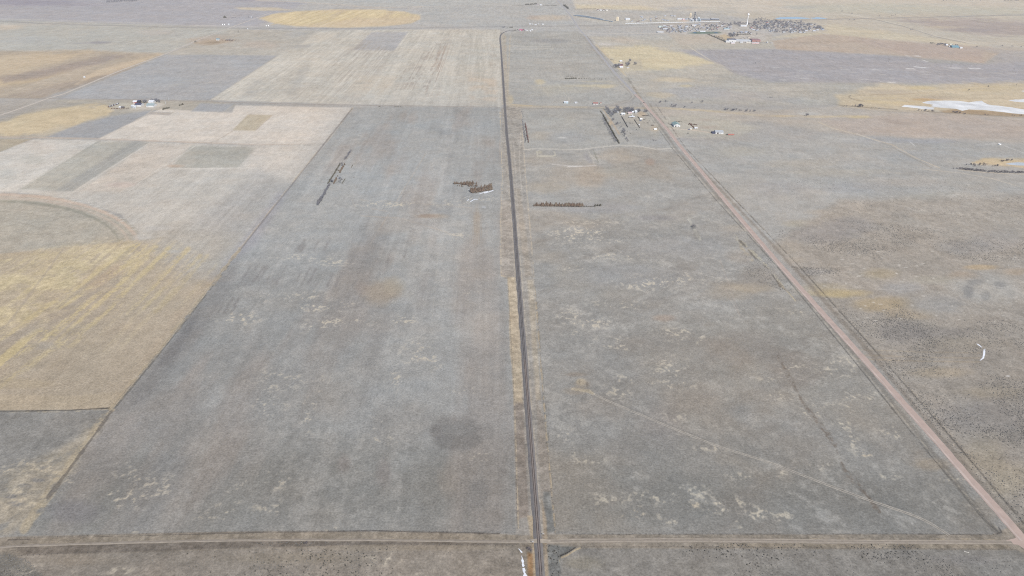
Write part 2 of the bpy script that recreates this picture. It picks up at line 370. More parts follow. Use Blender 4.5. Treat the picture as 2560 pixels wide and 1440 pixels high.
field([(640, 364), (815, 362), (740, 455), (600, 430)], (212, 206, 199), feather=14, a=0.8, rows=0.015)
field([(650, 420), (740, 470), (600, 632), (560, 660), (430, 590)], (181, 180, 179), feather=22, a=0.75, rows=0.025, rowsw=0.02)
blob(470, 400, 25, 25, (196, 190, 182), 0.3); blob(740, 350, 50, 5, (216, 206, 196), 0.5)
line([(-50, 482), (60, 478), (180, 490), (250, 505)], (7), (205, 200, 193), 0.7, feather=3, wob=2)
# pivot
field([(-200, 488), (0, 487), (80, 487), (180, 500), (260, 526), (318, 552), (345, 578), (345, 590), (322, 601), (200, 615), (0, 634), (-200, 650)], (184, 179, 169), feather=2, streak=0.02, fine=0.012)
def arc(cx, cy, rx, ry, a0, a1, n=24): return [(cx + rx * math.cos(math.radians(a0 + (a1 - a0) * i / n)), cy - ry * math.sin(math.radians(a0 + (a1 - a0) * i / n))) for i in range(n + 1)]
for rx, ry, c, a, w in ((345, 128, (206, 188, 174), 0.9, 8), (300, 112, (158, 157, 147), 0.7, 6), (232, 90, (196, 190, 180), 0.5, 3), (140, 62, (170, 163, 153), 0.6, 3), (50, 30, (170, 163, 153), 0.5, 2), (322, 120, (205, 190, 178), 0.6, 6)):
    line(arc(0, 615, rx, ry, 2, 95), w, c, a, feather=2, wob=1.0)
for k in range(16):
    q = arc(0, 615, 352 + rng.uniform(-8, 4), 134, 18 + k * 3.2, 18 + k * 3.2, 1)[0]; blob(q[0], q[1], 12, 1.5, (214, 212, 206), 0.7, noise=(nB, -0.2, 0.4))
# tan stubble field
field([(-200, 650), (0, 634), (200, 615), (322, 602), (356, 600), (420, 590), (566, 662), (490, 760), (400, 875), (278, 1024), (-200, 1030)], (190, 178, 161), feather=2, rows=0.012, rowsw=0.016, fine=0.004)
field([(420, 600), (590, 640), (540, 700), (440, 700), (380, 620)], (181, 175, 168), feather=25, a=0.7, rows=0.02)
field([(338, 590), (420, 552), (600, 592), (592, 630), (562, 662), (500, 690), (420, 640)], (189, 184, 176), feather=26, a=0.8, rows=0.02)
YF = [(-100, 650), (0, 637), (200, 617), (322, 604), (356, 602), (420, 596), (560, 660), (480, 760), (360, 850), (200, 900), (-100, 1000)]
rowm = ns + 0.7 * nsw + 0.35 * g2
field(YF, (203, 189, 162), feather=14, a=0.5, noise=(rowm, -0.2, 0.9))
field([(-100, 650), (180, 618), (330, 604), (330, 660), (250, 740), (110, 810), (-100, 880)], (203, 188, 162), feather=16, ragged=12, a=0.4, streak=0.05, fine=0.02)
field([(-100, 655), (180, 622), (335, 606), (345, 630), (280, 730), (120, 815), (-100, 920)], (213, 198, 162), feather=12, ragged=12, a=0.7, streak=0.05, fine=0.03, noise=(0.7 * rowm + 0.7 * nB + 0.4 * ew, -0.6, 0.6))
field([(-100, 700), (120, 660), (220, 650), (230, 700), (160, 755), (60, 800), (-100, 860)], (214, 198, 158), feather=14, ragged=10, a=0.5, streak=0.06, fine=0.04, noise=(nB + ew, -0.8, 0.4))
blob(255, 690, 60, 28, (188, 168, 148), 0.55, rot=-0.5); blob(120, 640, 90, 10, (198, 182, 150), 0.6); blob(40, 640, 60, 8, (192, 180, 160), 0.6)
for (xa, ya, xb, yb, w, a) in ((365, 615, 150, 790, 12, 0.7), (320, 700, 110, 850, 14, 0.8), (300, 760, 150, 862, 14, 0.7), (60, 860, -60, 940, 26, 0.8), (150, 860, -20, 975, 16, 0.55), (500, 640, 360, 770, 9, 0.5), (345, 610, 0, 850, 12, 0.85), (390, 620, 190, 800, 18, 0.75), (420, 625, 270, 770, 14, 0.7), (470, 625, 320, 790, 14, 0.6), (350, 640, 150, 770, 9, 0.7), (250, 740, 0, 910, 22, 0.75), (100, 830, -40, 940, 22, 0.7), (520, 640, 390, 780, 10, 0.35), (200, 800, 140, 850, 14, 0.5), (540, 660, 430, 790, 7, 0.3), (210, 850, 150, 870, 14, 0.4)):
    line([(xa, ya), (xb, yb)], w, (214, 196, 152), a, feather=w * 0.4, wob=2.5, broken=(ns + 0.5 * nB + 0.5 * g2, -0.8, 0.35))
for (xa, ya, xb, yb, w, a) in ((160, 620, 20, 810, 6, 0.6), (20, 810, -40, 850, 5, 0.6), (330, 620, 120, 790, 7, 0.5), (300, 690, 60, 835, 9, 0.55), (290, 705, 0, 855, 8, 0.6), (180, 780, -40, 880, 12, 0.6), (300, 745, 170, 835, 10, 0.45)):
    line([(xa, ya), (xb, yb)], w, (178, 168, 156), a, feather=w * 0.4, wob=1.5)
blob(352, 593, 30, 7, (206, 203, 198), 0.6); blob(400, 570, 40, 8, (196, 194, 192), 0.5); blob(430, 628, 20, 4, (196, 196, 196), 0.5)
field([(-100, 985), (180, 990), (300, 980), (280, 1022), (-100, 1028)], (195, 181, 160), feather=5, a=0.9, fine=0.012)
blob(60, 960, 90, 12, (196, 180, 152), 0.4); blob(110, 865, 40, 10, (178, 172, 164), 0.5)
field([(410, 850), (500, 730), (530, 700), (440, 780), (340, 920), (290, 985)], (194, 178, 158), feather=10, a=0.5)
# ---- the pasture left of the railway
PW = [(40, 1340), (278, 1024), (400, 875), (490, 760), (566, 664), (690, 510), (815, 360), (882, 269), (1262, 268), (1262, 450), (1252, 690), (1275, 700), (1285, 1000), (1288, 1332), (640, 1334)]
field(PW, (167, 168, 168), feather=1.8, ragged=0.6, mott=0.012)
field([(880, 268), (1262, 268), (1256, 600), (560, 670), (680, 520)], (175, 177, 178), feather=60, a=0.9, streak=0.012)
field([(40, 1345), (180, 1150), (700, 1100), (1290, 1120), (1290, 1340)], (150, 150, 148), feather=90, a=0.9)
field([(900, 640), (1255, 620), (1270, 1050), (1080, 1050)], (176, 177, 177), feather=90, a=0.7)
blob(1205, 820, 66, 52, (205, 204, 201), 0.8, ragged=0.2, soft=0.9); blob(1200, 760, 60, 25, (182, 183, 183), 0.6)
field(PW, (172, 163, 157), feather=10, a=0.5, noise=(fbm(X, Y / 5, 60, 97, 4), 0.0, 0.8)); field(PW, (182, 180, 177), feather=10, a=0.28, noise=(nsw + 0.5 * n12 + 0.3 * n4, 0.3, 1.2)); field(PW, (146, 146, 147), feather=10, a=0.4, noise=(fbm(X, Y / 4, 50, 99, 4), 0.1, 0.9))
mul(PW, 0.022, nsw); mul(PW, 0.016, ns); mul(PW, 0.02, n400); mul(PW, 0.014, nsf)
for (x, y, rx, ry, c, a) in ((950, 730, 48, 34, (176, 164, 150), 0.75), (905, 720, 20, 20, (166, 154, 146), 0.4), (985, 715, 30, 22, (176, 168, 154), 0.6), (980, 560, 60, 20, (178, 172, 166), 0.55), (900, 800, 120, 50, (165, 162, 160), 0.4), (700, 960, 130, 60, (162, 159, 156), 0.4), (830, 1000, 80, 60, (166, 161, 156), 0.4), (1000, 1060, 80, 60, (164, 160, 156), 0.4), (1080, 540, 40, 7, (182, 172, 160), 0.7), (1070, 540, 26, 5, (164, 150, 140), 0.8), (1192, 560, 9, 50, (180, 170, 158), 0.6), (960, 1180, 22, 40, (150, 142, 140), 0.4), (860, 1160, 20, 30, (150, 142, 140), 0.4), (560, 690, 60, 20, (168, 165, 163), 0.5), (1120, 1200, 25, 40, (170, 160, 150), 0.3), (1200, 1230, 25, 40, (140, 140, 140), 0.4), (560, 700, 30, 6, (156, 153, 150), 0.3), (330, 1180, 120, 50, (150, 149, 148), 0.5), (190, 1280, 70, 30, (142, 142, 148), 0.5), (430, 1050, 80, 80, (156, 155, 154), 0.5)):
    blob(x, y, rx, ry, c, a)
for (x, y, rx, ry) in ((758, 612, 8, 16), (790, 615, 14, 12), (818, 610, 12, 18), (750, 620, 20, 5), (965, 640, 22, 14), (1012, 636, 5, 9), (968, 655, 14, 5), (640, 680, 40, 16), (700, 680, 22, 18), (745, 695, 16, 22), (775, 690, 18, 22), (835, 700, 22, 16), (790, 716, 16, 12), (1055, 730, 10, 12), (660, 700, 60, 8), (620, 700, 30, 20), (560, 775, 40, 14), (500, 760, 12, 30), (905, 755, 10, 8), (978, 750, 6, 10), (585, 755, 25, 12)):
    dx_, dy_ = 1230 - x, -185 - y; dl = math.hypot(dx_, dy_); dx_ /= dl; dy_ /= dl; nl = max(1, int(rx / 9)); L_ = max(ry, 9)
    for q in range(nl):
        ox = x + (q - (nl - 1) / 2) * 15 + rng.uniform(-3, 3); l_ = L_ * rng.uniform(0.7, 1.2)
        line([(ox - dx_ * l_, y - dy_ * l_), (ox + dx_ * l_, y + dy_ * l_)], rng.uniform(5, 9), (138, 136, 137), 0.62, feather=3, wob=2.5, broken=(0.7 * n12 + 0.5 * n4 + 0.4 * ns, -0.7, 0.6))
PAT = (212, 203, 186)
blob(1150, 1082, 76, 45, (138, 136, 135), 0.6, soft=0.4, ragged=0.55); blob(1150, 1076, 40, 20, (146, 145, 144), 0.6); blob(1090, 1078, 16, 18, (134, 131, 130), 0.5)
def pale(lst, c=PAT, a=0.66, lo=0.15, hi=0.5):
    for (x, y, rx, ry) in lst: blob(x, y, rx * 1.25, ry * 1.25, c, a, soft=0.9, ragged=0.5, noise=(0.16 * vein + 0.42 * n12 + 0.62 * n4 + 0.5 * g2, lo + 0.30, hi + 0.25))
pale([(600, 790, 60, 16), (690, 745, 50, 10), (775, 742, 45, 14), (790, 765, 30, 10), (800, 770, 50, 8), (850, 805, 60, 8), (600, 800, 30, 14), (795, 815, 30, 12), (845, 760, 40, 8), (752, 772, 8, 5), (830, 655, 40, 8), (760, 642, 60, 5), (1170, 725, 28, 12), (1010, 800, 25, 14), (1050, 880, 40, 25), (1090, 905, 25, 18), (1160, 975, 30, 8), (960, 1100, 35, 10), (945, 1055, 12, 20), (770, 1040, 16, 40), (775, 1010, 20, 14), (800, 960, 8, 40), (690, 1200, 34, 24), (660, 1270, 30, 10), (695, 1270, 14, 24), (690, 1190, 30, 10), (560, 1275, 34, 20), (590, 1235, 22, 24), (610, 1200, 12, 12), (430, 1270, 18, 8), (320, 1180, 40, 26), (390, 1220, 60, 30), (330, 1250, 50, 22), (330, 1330, 16, 4), (840, 1325, 30, 6), (450, 1325, 14, 3), (1200, 1140, 22, 10), (700, 950, 60, 30), (670, 1010, 40, 30), (300, 1240, 40, 20), (510, 1290, 30, 12), (1180, 500, 60, 8), (1000, 510, 80, 7), (1060, 512, 120, 6), (1140, 590, 30, 10), (990, 945, 10, 20)], lo=0.05, hi=0.5)
for p in ([(840, 850), (790, 980), (700, 1230)], [(930, 650), (870, 800), (820, 960)], [(1000, 930), (970, 1100), (965, 1300)], [(870, 600), (640, 950)], [(1100, 580), (1080, 800)], [(690, 1135), (800, 1230), (848, 1316)]):
    line(p, 1.6, (190, 187, 180), 0.4, broken=(n40, -0.6, 0.6))
for p in ([(880, 500), (900, 540), (1000, 545), (1100, 575), (1200, 612)], [(930, 522), (970, 528)], [(1070, 375), (920, 620)], [(1245, 460), (1200, 464)], [(900, 500), (1100, 512), (1180, 520)]):
    line(p, 2, (192, 180, 168), 0.5, broken=(n40, -0.8, 0.5))
for k in range(7): line([(1180 + k * 4, 530), (1174 + k * 5, 610)], 1.4, (166, 156, 146), 0.45)
field([(560, 664), (566, 662), (640, 610), (720, 480), (700, 480)], (168, 167, 178), feather=14, a=0.5)
field([(470, 800), (500, 770), (480, 830), (430, 900), (390, 920)], (136, 136, 138), feather=8, a=0.7, ragged=5)
# west boundary: straw weeds along the fence
line([(882, 270), (690, 508), (600, 622)], (4, 4), (206, 192, 170), 0.55, broken=(n40, -0.8, 0.3))
line([(880, 272), (690, 512), (566, 668)], (2.4, 3.5), (138, 136, 139), 0.75)
line([(600, 622), (566, 664), (490, 762), (400, 876), (278, 1022)], (7, 12), (198, 182, 156), 0.75, wob=3, broken=(nB, -0.8, 0.2))
field([(566, 668), (600, 640), (560, 760), (470, 880), (360, 1010), (290, 1026), (404, 880)], (140, 139, 140), feather=16, a=0.45)
line([(570, 666), (494, 764), (404, 878), (282, 1026)], (3, 5), (118, 118, 118), 0.8, wob=1.5, broken=(n12, -1.0, 0.2))
# ---- bottom left pasture
field([(-100, 1028), (274, 1024), (60, 1322), (30, 1345), (-100, 1352)], (157, 156, 154), feather=2, mott=0.025, fine=0.02)
field([(-60, 1210), (60, 1170), (190, 1095), (265, 1040), (270, 1048), (170, 1190), (80, 1300), (20, 1340), (-60, 1335)], (182, 174, 160), feather=14, ragged=12, a=0.9, fine=0.05, noise=(nB + 0.6 * n12, -0.9, 0.3))
pale([(90, 1165, 60, 16), (140, 1190, 50, 30), (60, 1240, 60, 30), (20, 1180, 40, 10)], c=(206, 194, 172), lo=0.0)
for (x, y) in ((115, 1170), (95, 1200), (60, 1215), (25, 1240), (40, 1260)): blob(x, y, 18, 6, (130, 132, 138), 0.6, noise=(nB, -0.3, 0.4))
line([(272, 1028), (180, 1150), (60, 1322)], (10, 26), (192, 180, 158), 0.85, feather=4, wob=4, broken=(n12 + 0.5 * g2, -1.3, 0.1))
line([(278, 1030), (190, 1150), (120, 1245)], (4, 9), (118, 114, 112), 0.6, wob=3)
line([(-60, 1029), (170, 1026), (272, 1020)], 3, (100, 96, 92), 0.85, wob=1.0); line([(-60, 1032), (170, 1029), (272, 1024)], 1.5, (206, 194, 170), 0.7, broken=(n4, -0.3, 0.4))
# ---- the pasture between railway and gravel road
PE = [(1380, 1334), (1360, 1100), (1340, 850), (1325, 600), (1310, 370), (1400, 376), (1560, 362), (1690, 372), (1800, 495), (1955, 660), (2130, 865), (2300, 1070), (2500, 1330)]
field(PE, (168, 167, 165), feather=2, mott=0.016, fine=0.01)
field([(1310, 370), (1690, 374), (1760, 445), (1840, 545), (1320, 560)], (176, 175, 173), feather=40, a=0.9, streak=0.015)
field([(1380, 1340), (1375, 1150), (1900, 1130), (2420, 1200), (2520, 1345)], (149, 148, 145), feather=90, a=0.9)
field([(1540, 820), (2000, 740), (2250, 1000), (2280, 1100), (1900, 1000), (1620, 930)], (163, 160, 155), feather=50, a=0.7)
field(PE, (186, 184, 180), feather=10, a=0.55, noise=(wisp2 + 0.5 * n12 + 0.3 * n4, 0.25, 1.1)); field(PE, (150, 146, 142), feather=10, a=0.45, noise=(wisp + 0.5 * n120, 0.3, 1.2)); field(PE, (172, 162, 150), feather=10, a=0.4, noise=(fbm(X, Y, 130, 95, 4), 0.1, 0.8))
mul(PE, 0.02, n400); mul(PE, 0.016, ew); mul(PE, 0.012, n40)
for (x, y, rx, ry, c, a) in ((1430, 440, 110, 34, (182, 173, 162), 0.6), (1475, 440, 40, 30, (184, 168, 152), 0.45), (1350, 400, 50, 14, (182, 174, 164), 0.6), (1540, 390, 60, 18, (186, 176, 164), 0.6), (1625, 405, 16, 10, (176, 156, 144), 0.6), (1540, 430, 50, 12, (182, 178, 170), 0.5), (1370, 470, 60, 14, (184, 174, 160), 0.5), (1600, 460, 60, 20, (170, 169, 166), 0.5), (1480, 520, 120, 14, (166, 167, 172), 0.5), (1640, 545, 60, 8, (152, 150, 154), 0.5), (1720, 520, 80, 14, (166, 164, 162), 0.4), (1830, 730, 60, 26, (178, 168, 154), 0.5), (1880, 720, 60, 12, (182, 170, 152), 0.5), (1900, 690, 60, 30, (160, 154, 148), 0.5), (1540, 740, 60, 40, (172, 166, 158), 0.4), (1660, 795, 30, 10, (180, 160, 146), 0.5), (1430, 690, 60, 40, (170, 164, 154), 0.4), (1560, 690, 200, 30, (168, 169, 171), 0.5), (1700, 620, 150, 30, (172, 173, 175), 0.5), (1500, 1020, 80, 40, (168, 160, 152), 0.4), (1740, 1000, 80, 40, (170, 162, 154), 0.4), (1660, 1060, 60, 60, (162, 154, 150), 0.35), (1980, 930, 80, 50, (160, 150, 142), 0.4), (1850, 870, 130, 40, (155, 148, 142), 0.4), (1850, 640, 40, 20, (176, 166, 156), 0.4), (1640, 850, 100, 30, (156, 152, 148), 0.5), (1850, 570, 50, 10, (178, 170, 160), 0.5), (1920, 1120, 300, 60, (152, 151, 149), 0.4), (1560, 1120, 60, 50, (158, 152, 146), 0.35)):
    blob(x, y, rx, ry, c, a)
pale([(1450, 590, 50, 18), (1455, 575, 40, 10), (1500, 555, 60, 8), (1430, 555, 25, 5), (1530, 640, 60, 8), (1560, 640, 40, 6), (1430, 670, 25, 6), (1520, 600, 40, 8), (1700, 700, 80, 14), (1600, 710, 60, 14), (1540, 760, 50, 8), (1580, 765, 40, 6), (1410, 785, 30, 12), (1455, 800, 45, 12), (1480, 810, 30, 10), (1440, 830, 18, 8), (1500, 850, 60, 6), (1525, 865, 40, 5), (1570, 870, 25, 5), (1690, 830, 50, 10), (1740, 850, 50, 8), (1680, 925, 40, 22), (1700, 960, 40, 18), (1620, 960, 14, 8), (1540, 980, 30, 14), (1560, 950, 30, 14), (1690, 1040, 30, 14), (1700, 1095, 24, 10), (1415, 1090, 22, 24), (1430, 1130, 14, 10), (1470, 1150, 40, 10), (1500, 1250, 30, 14), (1550, 1250, 30, 14), (1600, 1280, 24, 16), (1590, 1240, 26, 14), (1650, 1240, 30, 16), (1690, 1260, 40, 18), (1730, 1230, 40, 16), (1680, 1300, 40, 12), (1760, 1260, 36, 18), (1800, 1270, 30, 16), (1840, 1260, 40, 16), (1870, 1300, 30, 20), (1900, 1280, 24, 12), (1640, 1235, 40, 10), (1620, 1290, 30, 8), (1480, 1270, 20, 10), (2110, 1060, 20, 14), (2130, 1100, 14, 24), (2160, 1135, 24, 10), (1950, 1180, 20, 14), (2050, 1165, 30, 12), (2220, 1190, 26, 8), (2240, 1080, 30, 14), (2090, 920, 40, 22), (2140, 990, 50, 14), (1980, 920, 40, 14), (1940, 990, 40, 10), (2080, 1020, 60, 10), (1930, 950, 40, 8), (2040, 1030, 30, 10), (2370, 1200, 40, 10), (1960, 1290, 20, 10), (1780, 1120, 40, 8), (1850, 1190, 30, 8), (1960, 780, 60, 6), (1900, 770, 40, 8), (1670, 760, 12, 5)], lo=0.05, hi=0.5)
pale([(1600, 1285, 14, 10), (1700, 1245, 12, 8), (1560, 1290, 10, 4), (1725, 1265, 26, 10), (1595, 1275, 12, 16), (2165, 1140, 12, 4)], c=(220, 204, 180), lo=-0.5)
line([(1495, 985), (1640, 1050), (1800, 1110)], 6, (152, 150, 148), 0.3)
for p in ([(1945, 890), (2010, 1010), (2080, 1100), (2110, 1170), (2200, 1280)],): line(p, (7, 11), (128, 118, 110), 0.75, wob=5, feather=3, broken=(n12 + 0.6 * g2, -0.9, 0.3))
line([(1800, 650), (1850, 790)], 3, (182, 172, 164), 0.35); line([(1850, 790), (1810, 720)], 2, (182, 172, 164), 0.4)
line([(1720, 545), (1735, 570), (1750, 600)], 5, (192, 190, 182), 0.7, wob=2); line([(1720, 548), (1740, 540), (1770, 540)], 3, (196, 194, 188), 0.6, wob=2); blob(1733, 566, 7, 6, (118, 120, 124), 0.7); blob(1742, 590, 9, 14, (146, 144, 140), 0.5)
# borrow pit bank along the gravel road
line([(1835, 590), (1868, 620), (1925, 672), (1960, 720)], (6, 5), (196, 190, 172), 0.7, wob=4, broken=(nB, -0.7, 0.3))
line([(1848, 600), (1888, 645), (1920, 672), (1950, 715)], (3, 3), (122, 118, 114), 0.7, wob=2)
line([(1850, 615), (1880, 650)], 8, (192, 180, 158), 0.5, wob=4, broken=(nB, -0.4, 0.4)); line([(1945, 705), (1990, 752)], 5, (158, 148, 136), 0.6, wob=3)
line([(1968, 728), (1988, 752)], 3, (206, 196, 170), 0.6)
# excavated pit and trail head
blob(1452, 955, 13, 10, (208, 196, 174), 0.9); blob(1455, 962, 22, 14, (176, 164, 148), 0.5); blob(1440, 978, 40, 12, (170, 158, 144), 0.5); line([(1430, 972), (1470, 978), (1485, 986)], 6, (202, 190, 168), 0.7, wob=2); blob(1440, 936, 30, 6, (156, 146, 136), 0.5); blob(1468, 962, 4, 8, (130, 124, 118), 0.6); blob(1448, 955, 2, 5, (120, 116, 110), 0.5)
# ---- between the tracks, 265-375
field([(1304, 272), (1640, 272), (1700, 372), (1560, 364), (1400, 376), (1312, 372)], (175, 175, 173), feather=2, streak=0.02, mott=0.015)
blob(1350, 340, 30, 12, (184, 176, 164), 0.5); blob(1420, 345, 60, 16, (168, 170, 173), 0.5); blob(1400, 300, 60, 14, (180, 180, 176), 0.5); blob(1355, 285, 18, 8, (162, 162, 162), 0.5); blob(1450, 290, 50, 10, (180, 174, 166), 0.4)
blob(1405, 344, 14, 1.5, (212, 212, 210), 0.8); blob(1640, 355, 60, 12, (176, 176, 178), 0.4)
field([(1545, 275), (1600, 285), (1640, 290), (1660, 320), (1640, 340), (1600, 320), (1560, 300)], (186, 180, 170), feather=10, a=0.7, mott=0.03)
blob(1605, 285, 14, 8, (198, 180, 158), 0.8); blob(1636, 322, 12, 8, (196, 180, 160), 0.6)
line([(1508, 274), (1530, 305), (1548, 335)], 4, (192, 178, 162), 0.8); blob(1526, 308, 5, 6, (204, 184, 158), 0.7)
line([(1307, 375), (1345, 371), (1400, 374), (1450, 374), (1490, 369), (1545, 363), (1600, 366), (1640, 373), (1690, 371)], 2.2, (208, 204, 197), 0.85)
line([(1300, 358), (1310, 368), (1312, 375)], 2, (206, 202, 194), 0.6); line([(1555, 363), (1590, 360)], 3, (196, 192, 184), 0.5); line([(1700, 376), (1640, 374)], 2, (196, 190, 184), 0.5)
line([(1342, 378), (1344, 390), (1380, 390), (1388, 388), (1386, 380)], 3.2, (206, 202, 188), 0.75, wob=1.0); blob(1350, 380, 6, 4, (196, 192, 176), 0.6)
line([(1472, 376), (1486, 408)], 2, (196, 192, 186), 0.7); line([(1484, 377), (1496, 407)], 3.0, (150, 150, 142), 0.7, wob=1); field([(1455, 384), (1468, 384), (1482, 406), (1472, 408)], (164, 163, 166), feather=3, a=0.7)
line([(1380, 410), (1430, 416), (1490, 414)], 2.2, (212, 208, 206), 0.7); line([(1420, 416), (1455, 416)], 2.2, (226, 224, 222), 0.8); line([(1482, 394), (1490, 396)], 1.5, (206, 204, 200), 0.7)
# ---- corner piece north-east of the railway
field([(1258, 84), (1290, 78), (1440, 78), (1475, 95), (1530, 160), (1592, 240), (1560, 262), (1270, 266)], (179, 178, 175), feather=2, streak=0.03, mott=0.02)
blob(1370, 102, 60, 6, (160, 160, 162), 0.6); blob(1320, 92, 40, 6, (170, 170, 168), 0.5)
line([(1270, 115), (1380, 117), (1385, 122), (1275, 124)], 1.6, (200, 197, 190), 0.7)
blob(1350, 205, 14, 7, (208, 194, 165), 0.7); blob(1480, 212, 60, 10, (206, 196, 172), 0.7, noise=(ew, -0.5, 0.4)); blob(1520, 217, 24, 4, (212, 198, 168), 0.6); blob(1400, 225, 80, 14, (190, 184, 170), 0.5); blob(1275, 250, 10, 14, (206, 190, 160), 0.6); blob(1440, 235, 60, 10, (176, 175, 172), 0.5)
line([(1348, 208), (1372, 240)], 2, (196, 190, 180), 0.5); line([(1392, 208), (1425, 250)], 2, (200, 196, 186), 0.6); line([(1433, 215), (1470, 250)], 2, (168, 164, 160), 0.5); line([(1400, 184), (1408, 200)], 1.6, (196, 192, 184), 0.6)
line([(1276, 90), (1274, 120), (1268, 262)], 3, (196, 184, 166), 0.55); line([(1263, 90), (1266, 180), (1272, 262)], 4, (190, 178, 160), 0.6, broken=(n40, -0.8, 0.4))
line([(1270, 266), (1400, 267), (1540, 269), (1640, 271)], 4.5, (192, 182, 164), 0.7, feather=1.5); line([(1280, 272), (1400, 272), (1530, 272)], 2, (158, 154, 148), 0.5); line([(1280, 262), (1330, 264)], 2, (210, 190, 154), 0.7)
for o, c, a in ((0, (160, 157, 155), 0.75), (5, (192, 188, 182), 0.6), (9, (166, 163, 160), 0.6)):
    line([(1468 - o, 92), (1500 - o, 132), (1530 - o, 170), (1560 - o, 207), (1585 - o, 232), (1588 - o, 242), (1575 - o * 0.6, 254 - o * 0.3), (1530, 263 - o * 0.4), (1470, 268)], (3.5), c, a)
# ---- right of the gravel road, far to near
field([(1475, 92), (1700, 88), (1930, 100), (1935, 122), (1700, 124), (1800, 160), (1840, 190), (1560, 190)], (192, 188, 180), feather=4, streak=0.03, mott=0.015)
blob(1560, 100, 50, 8, (202, 190, 178), 0.6); blob(1640, 95, 70, 6, (190, 190, 188), 0.5); blob(1520, 110, 40, 4, (206, 204, 200), 0.5)
field([(1500, 118), (1620, 116), (1760, 145), (1780, 156), (1700, 172), (1600, 174), (1550, 178), (1530, 150)], (212, 201, 175), feather=6, ragged=6, streak=0.035)
line([(1490, 112), (1540, 162), (1570, 195), (1608, 255)], 4, (208, 192, 164), 0.6); line([(1566, 148), (1610, 175)], 2, (198, 190, 176), 0.6)
field([(1665, 82), (1780, 84), (1930, 88), (1930, 100), (1810, 108), (1700, 112)], (196, 188, 178), feather=4, a=0.8, streak=0.02)
field([(1930, 102), (2060, 84), (2300, 108), (2480, 118), (2500, 130), (2460, 158), (2270, 142), (2080, 130), (1940, 124)], (193, 181, 170), feather=2.5, streak=0.02, ragged=1)
field([(2120, 98), (2300, 108), (2460, 124), (2455, 156), (2270, 140), (2200, 120)], (190, 177, 170), feather=8, a=0.8, streak=0.02)
for k in range(6): line(arc(2010 + k * 22, 117, 50, 12, 90, 260), 1.4, (176, 164, 154), 0.6)
field([(1700, 126), (1935, 123), (2080, 131), (2270, 142), (2330, 158), (2460, 161), (2560, 150), (2700, 150), (2700, 212), (1925, 206), (1850, 190), (1800, 160)], (176, 174, 178), feather=4, streak=0.035, mott=0.012)
field([(2430, 118), (2700, 130), (2700, 155), (2480, 160), (2500, 130)], (182, 178, 178), feather=8, a=0.8)
for k in range(36):
    x = rng.uniform(1850, 2560); y = rng.uniform(168, 203); blob(x, y, rng.uniform(4, 16), 0.9, (204, 202, 200), 0.55)
for (x0, x1, y) in ((2265, 2300, 140), (2285, 2335, 168), (2362, 2412, 170), (2420, 2450, 171), (2265, 2285, 172), (2308, 2320, 152), (2200, 2240, 205)): line([(x0, y - 1), ((x0 + x1) / 2, y + 0.6), (x1, y)], 1.8, (226, 226, 228), 0.9, broken=(ew + n40, -0.9, 0.1))
field([(1550, 190), (1840, 185), (1925, 206), (2700, 214), (2700, 292), (2240, 280), (2090, 262), (1900, 262), (1620, 255)], (185, 182, 176), feather=6, streak=0.035, mott=0.02)
blob(1680, 200, 60, 7, (212, 200, 178), 0.7); blob(1760, 200, 60, 8, (206, 194, 176), 0.5, noise=(ew, -0.4, 0.5)); blob(1715, 215, 20, 4, (210, 196, 164), 0.7); blob(1740, 230, 100, 16, (178, 178, 182), 0.6); blob(1650, 238, 40, 8, (206, 190, 164), 0.5); blob(1850, 240, 100, 14, (182, 178, 178), 0.5); blob(1960, 250, 60, 10, (176, 176, 178), 0.5)
field([(2090, 238), (2200, 210), (2320, 214), (2560, 206), (2700, 212), (2700, 300), (2560, 290), (2200, 272), (2100, 264)], (206, 193, 171), feather=8, ragged=6, streak=0.05)
blob(2250, 252, 100, 12, (211, 192, 154), 0.7, noise=(ew, -0.9, 0.4)); blob(2300, 220, 40, 5, (214, 194, 152), 0.6); blob(2470, 222, 80, 8, (212, 194, 156), 0.6, noise=(ew, -0.7, 0.4)); blob(2330, 245, 60, 6, (186, 174, 164), 0.5); blob(2210, 230, 60, 6, (190, 180, 168), 0.6); blob(2380, 240, 80, 5, (196, 184, 164), 0.5); blob(2310, 249, 40, 3, (204, 166, 116), 0.6)
line([(2120, 242), (2140, 238), (2240, 236), (2320, 232)], 1.5, (180, 164, 144), 0.7); line([(2122, 243), (2132, 248), (2160, 253)], 1.6, (152, 142, 130), 0.7); line([(2300, 233), (2400, 224), (2470, 217)], 1.4, (216, 196, 164), 0.5)
field([(2350, 277), (2400, 272), (2560, 284), (2700, 290), (2700, 300), (2480, 290), (2360, 282)], (176, 156, 132), feather=3, a=0.9)
line([(2090, 262), (2180, 270), (2270, 276), (2400, 284), (2560, 294), (2700, 302)], 2, (140, 128, 114), 0.6, broken=(n40, -0.6, 0.4)); line([(2090, 266), (2180, 274), (2270, 280), (2400, 288), (2560, 297)], 1.8, (206, 186, 160), 0.6)
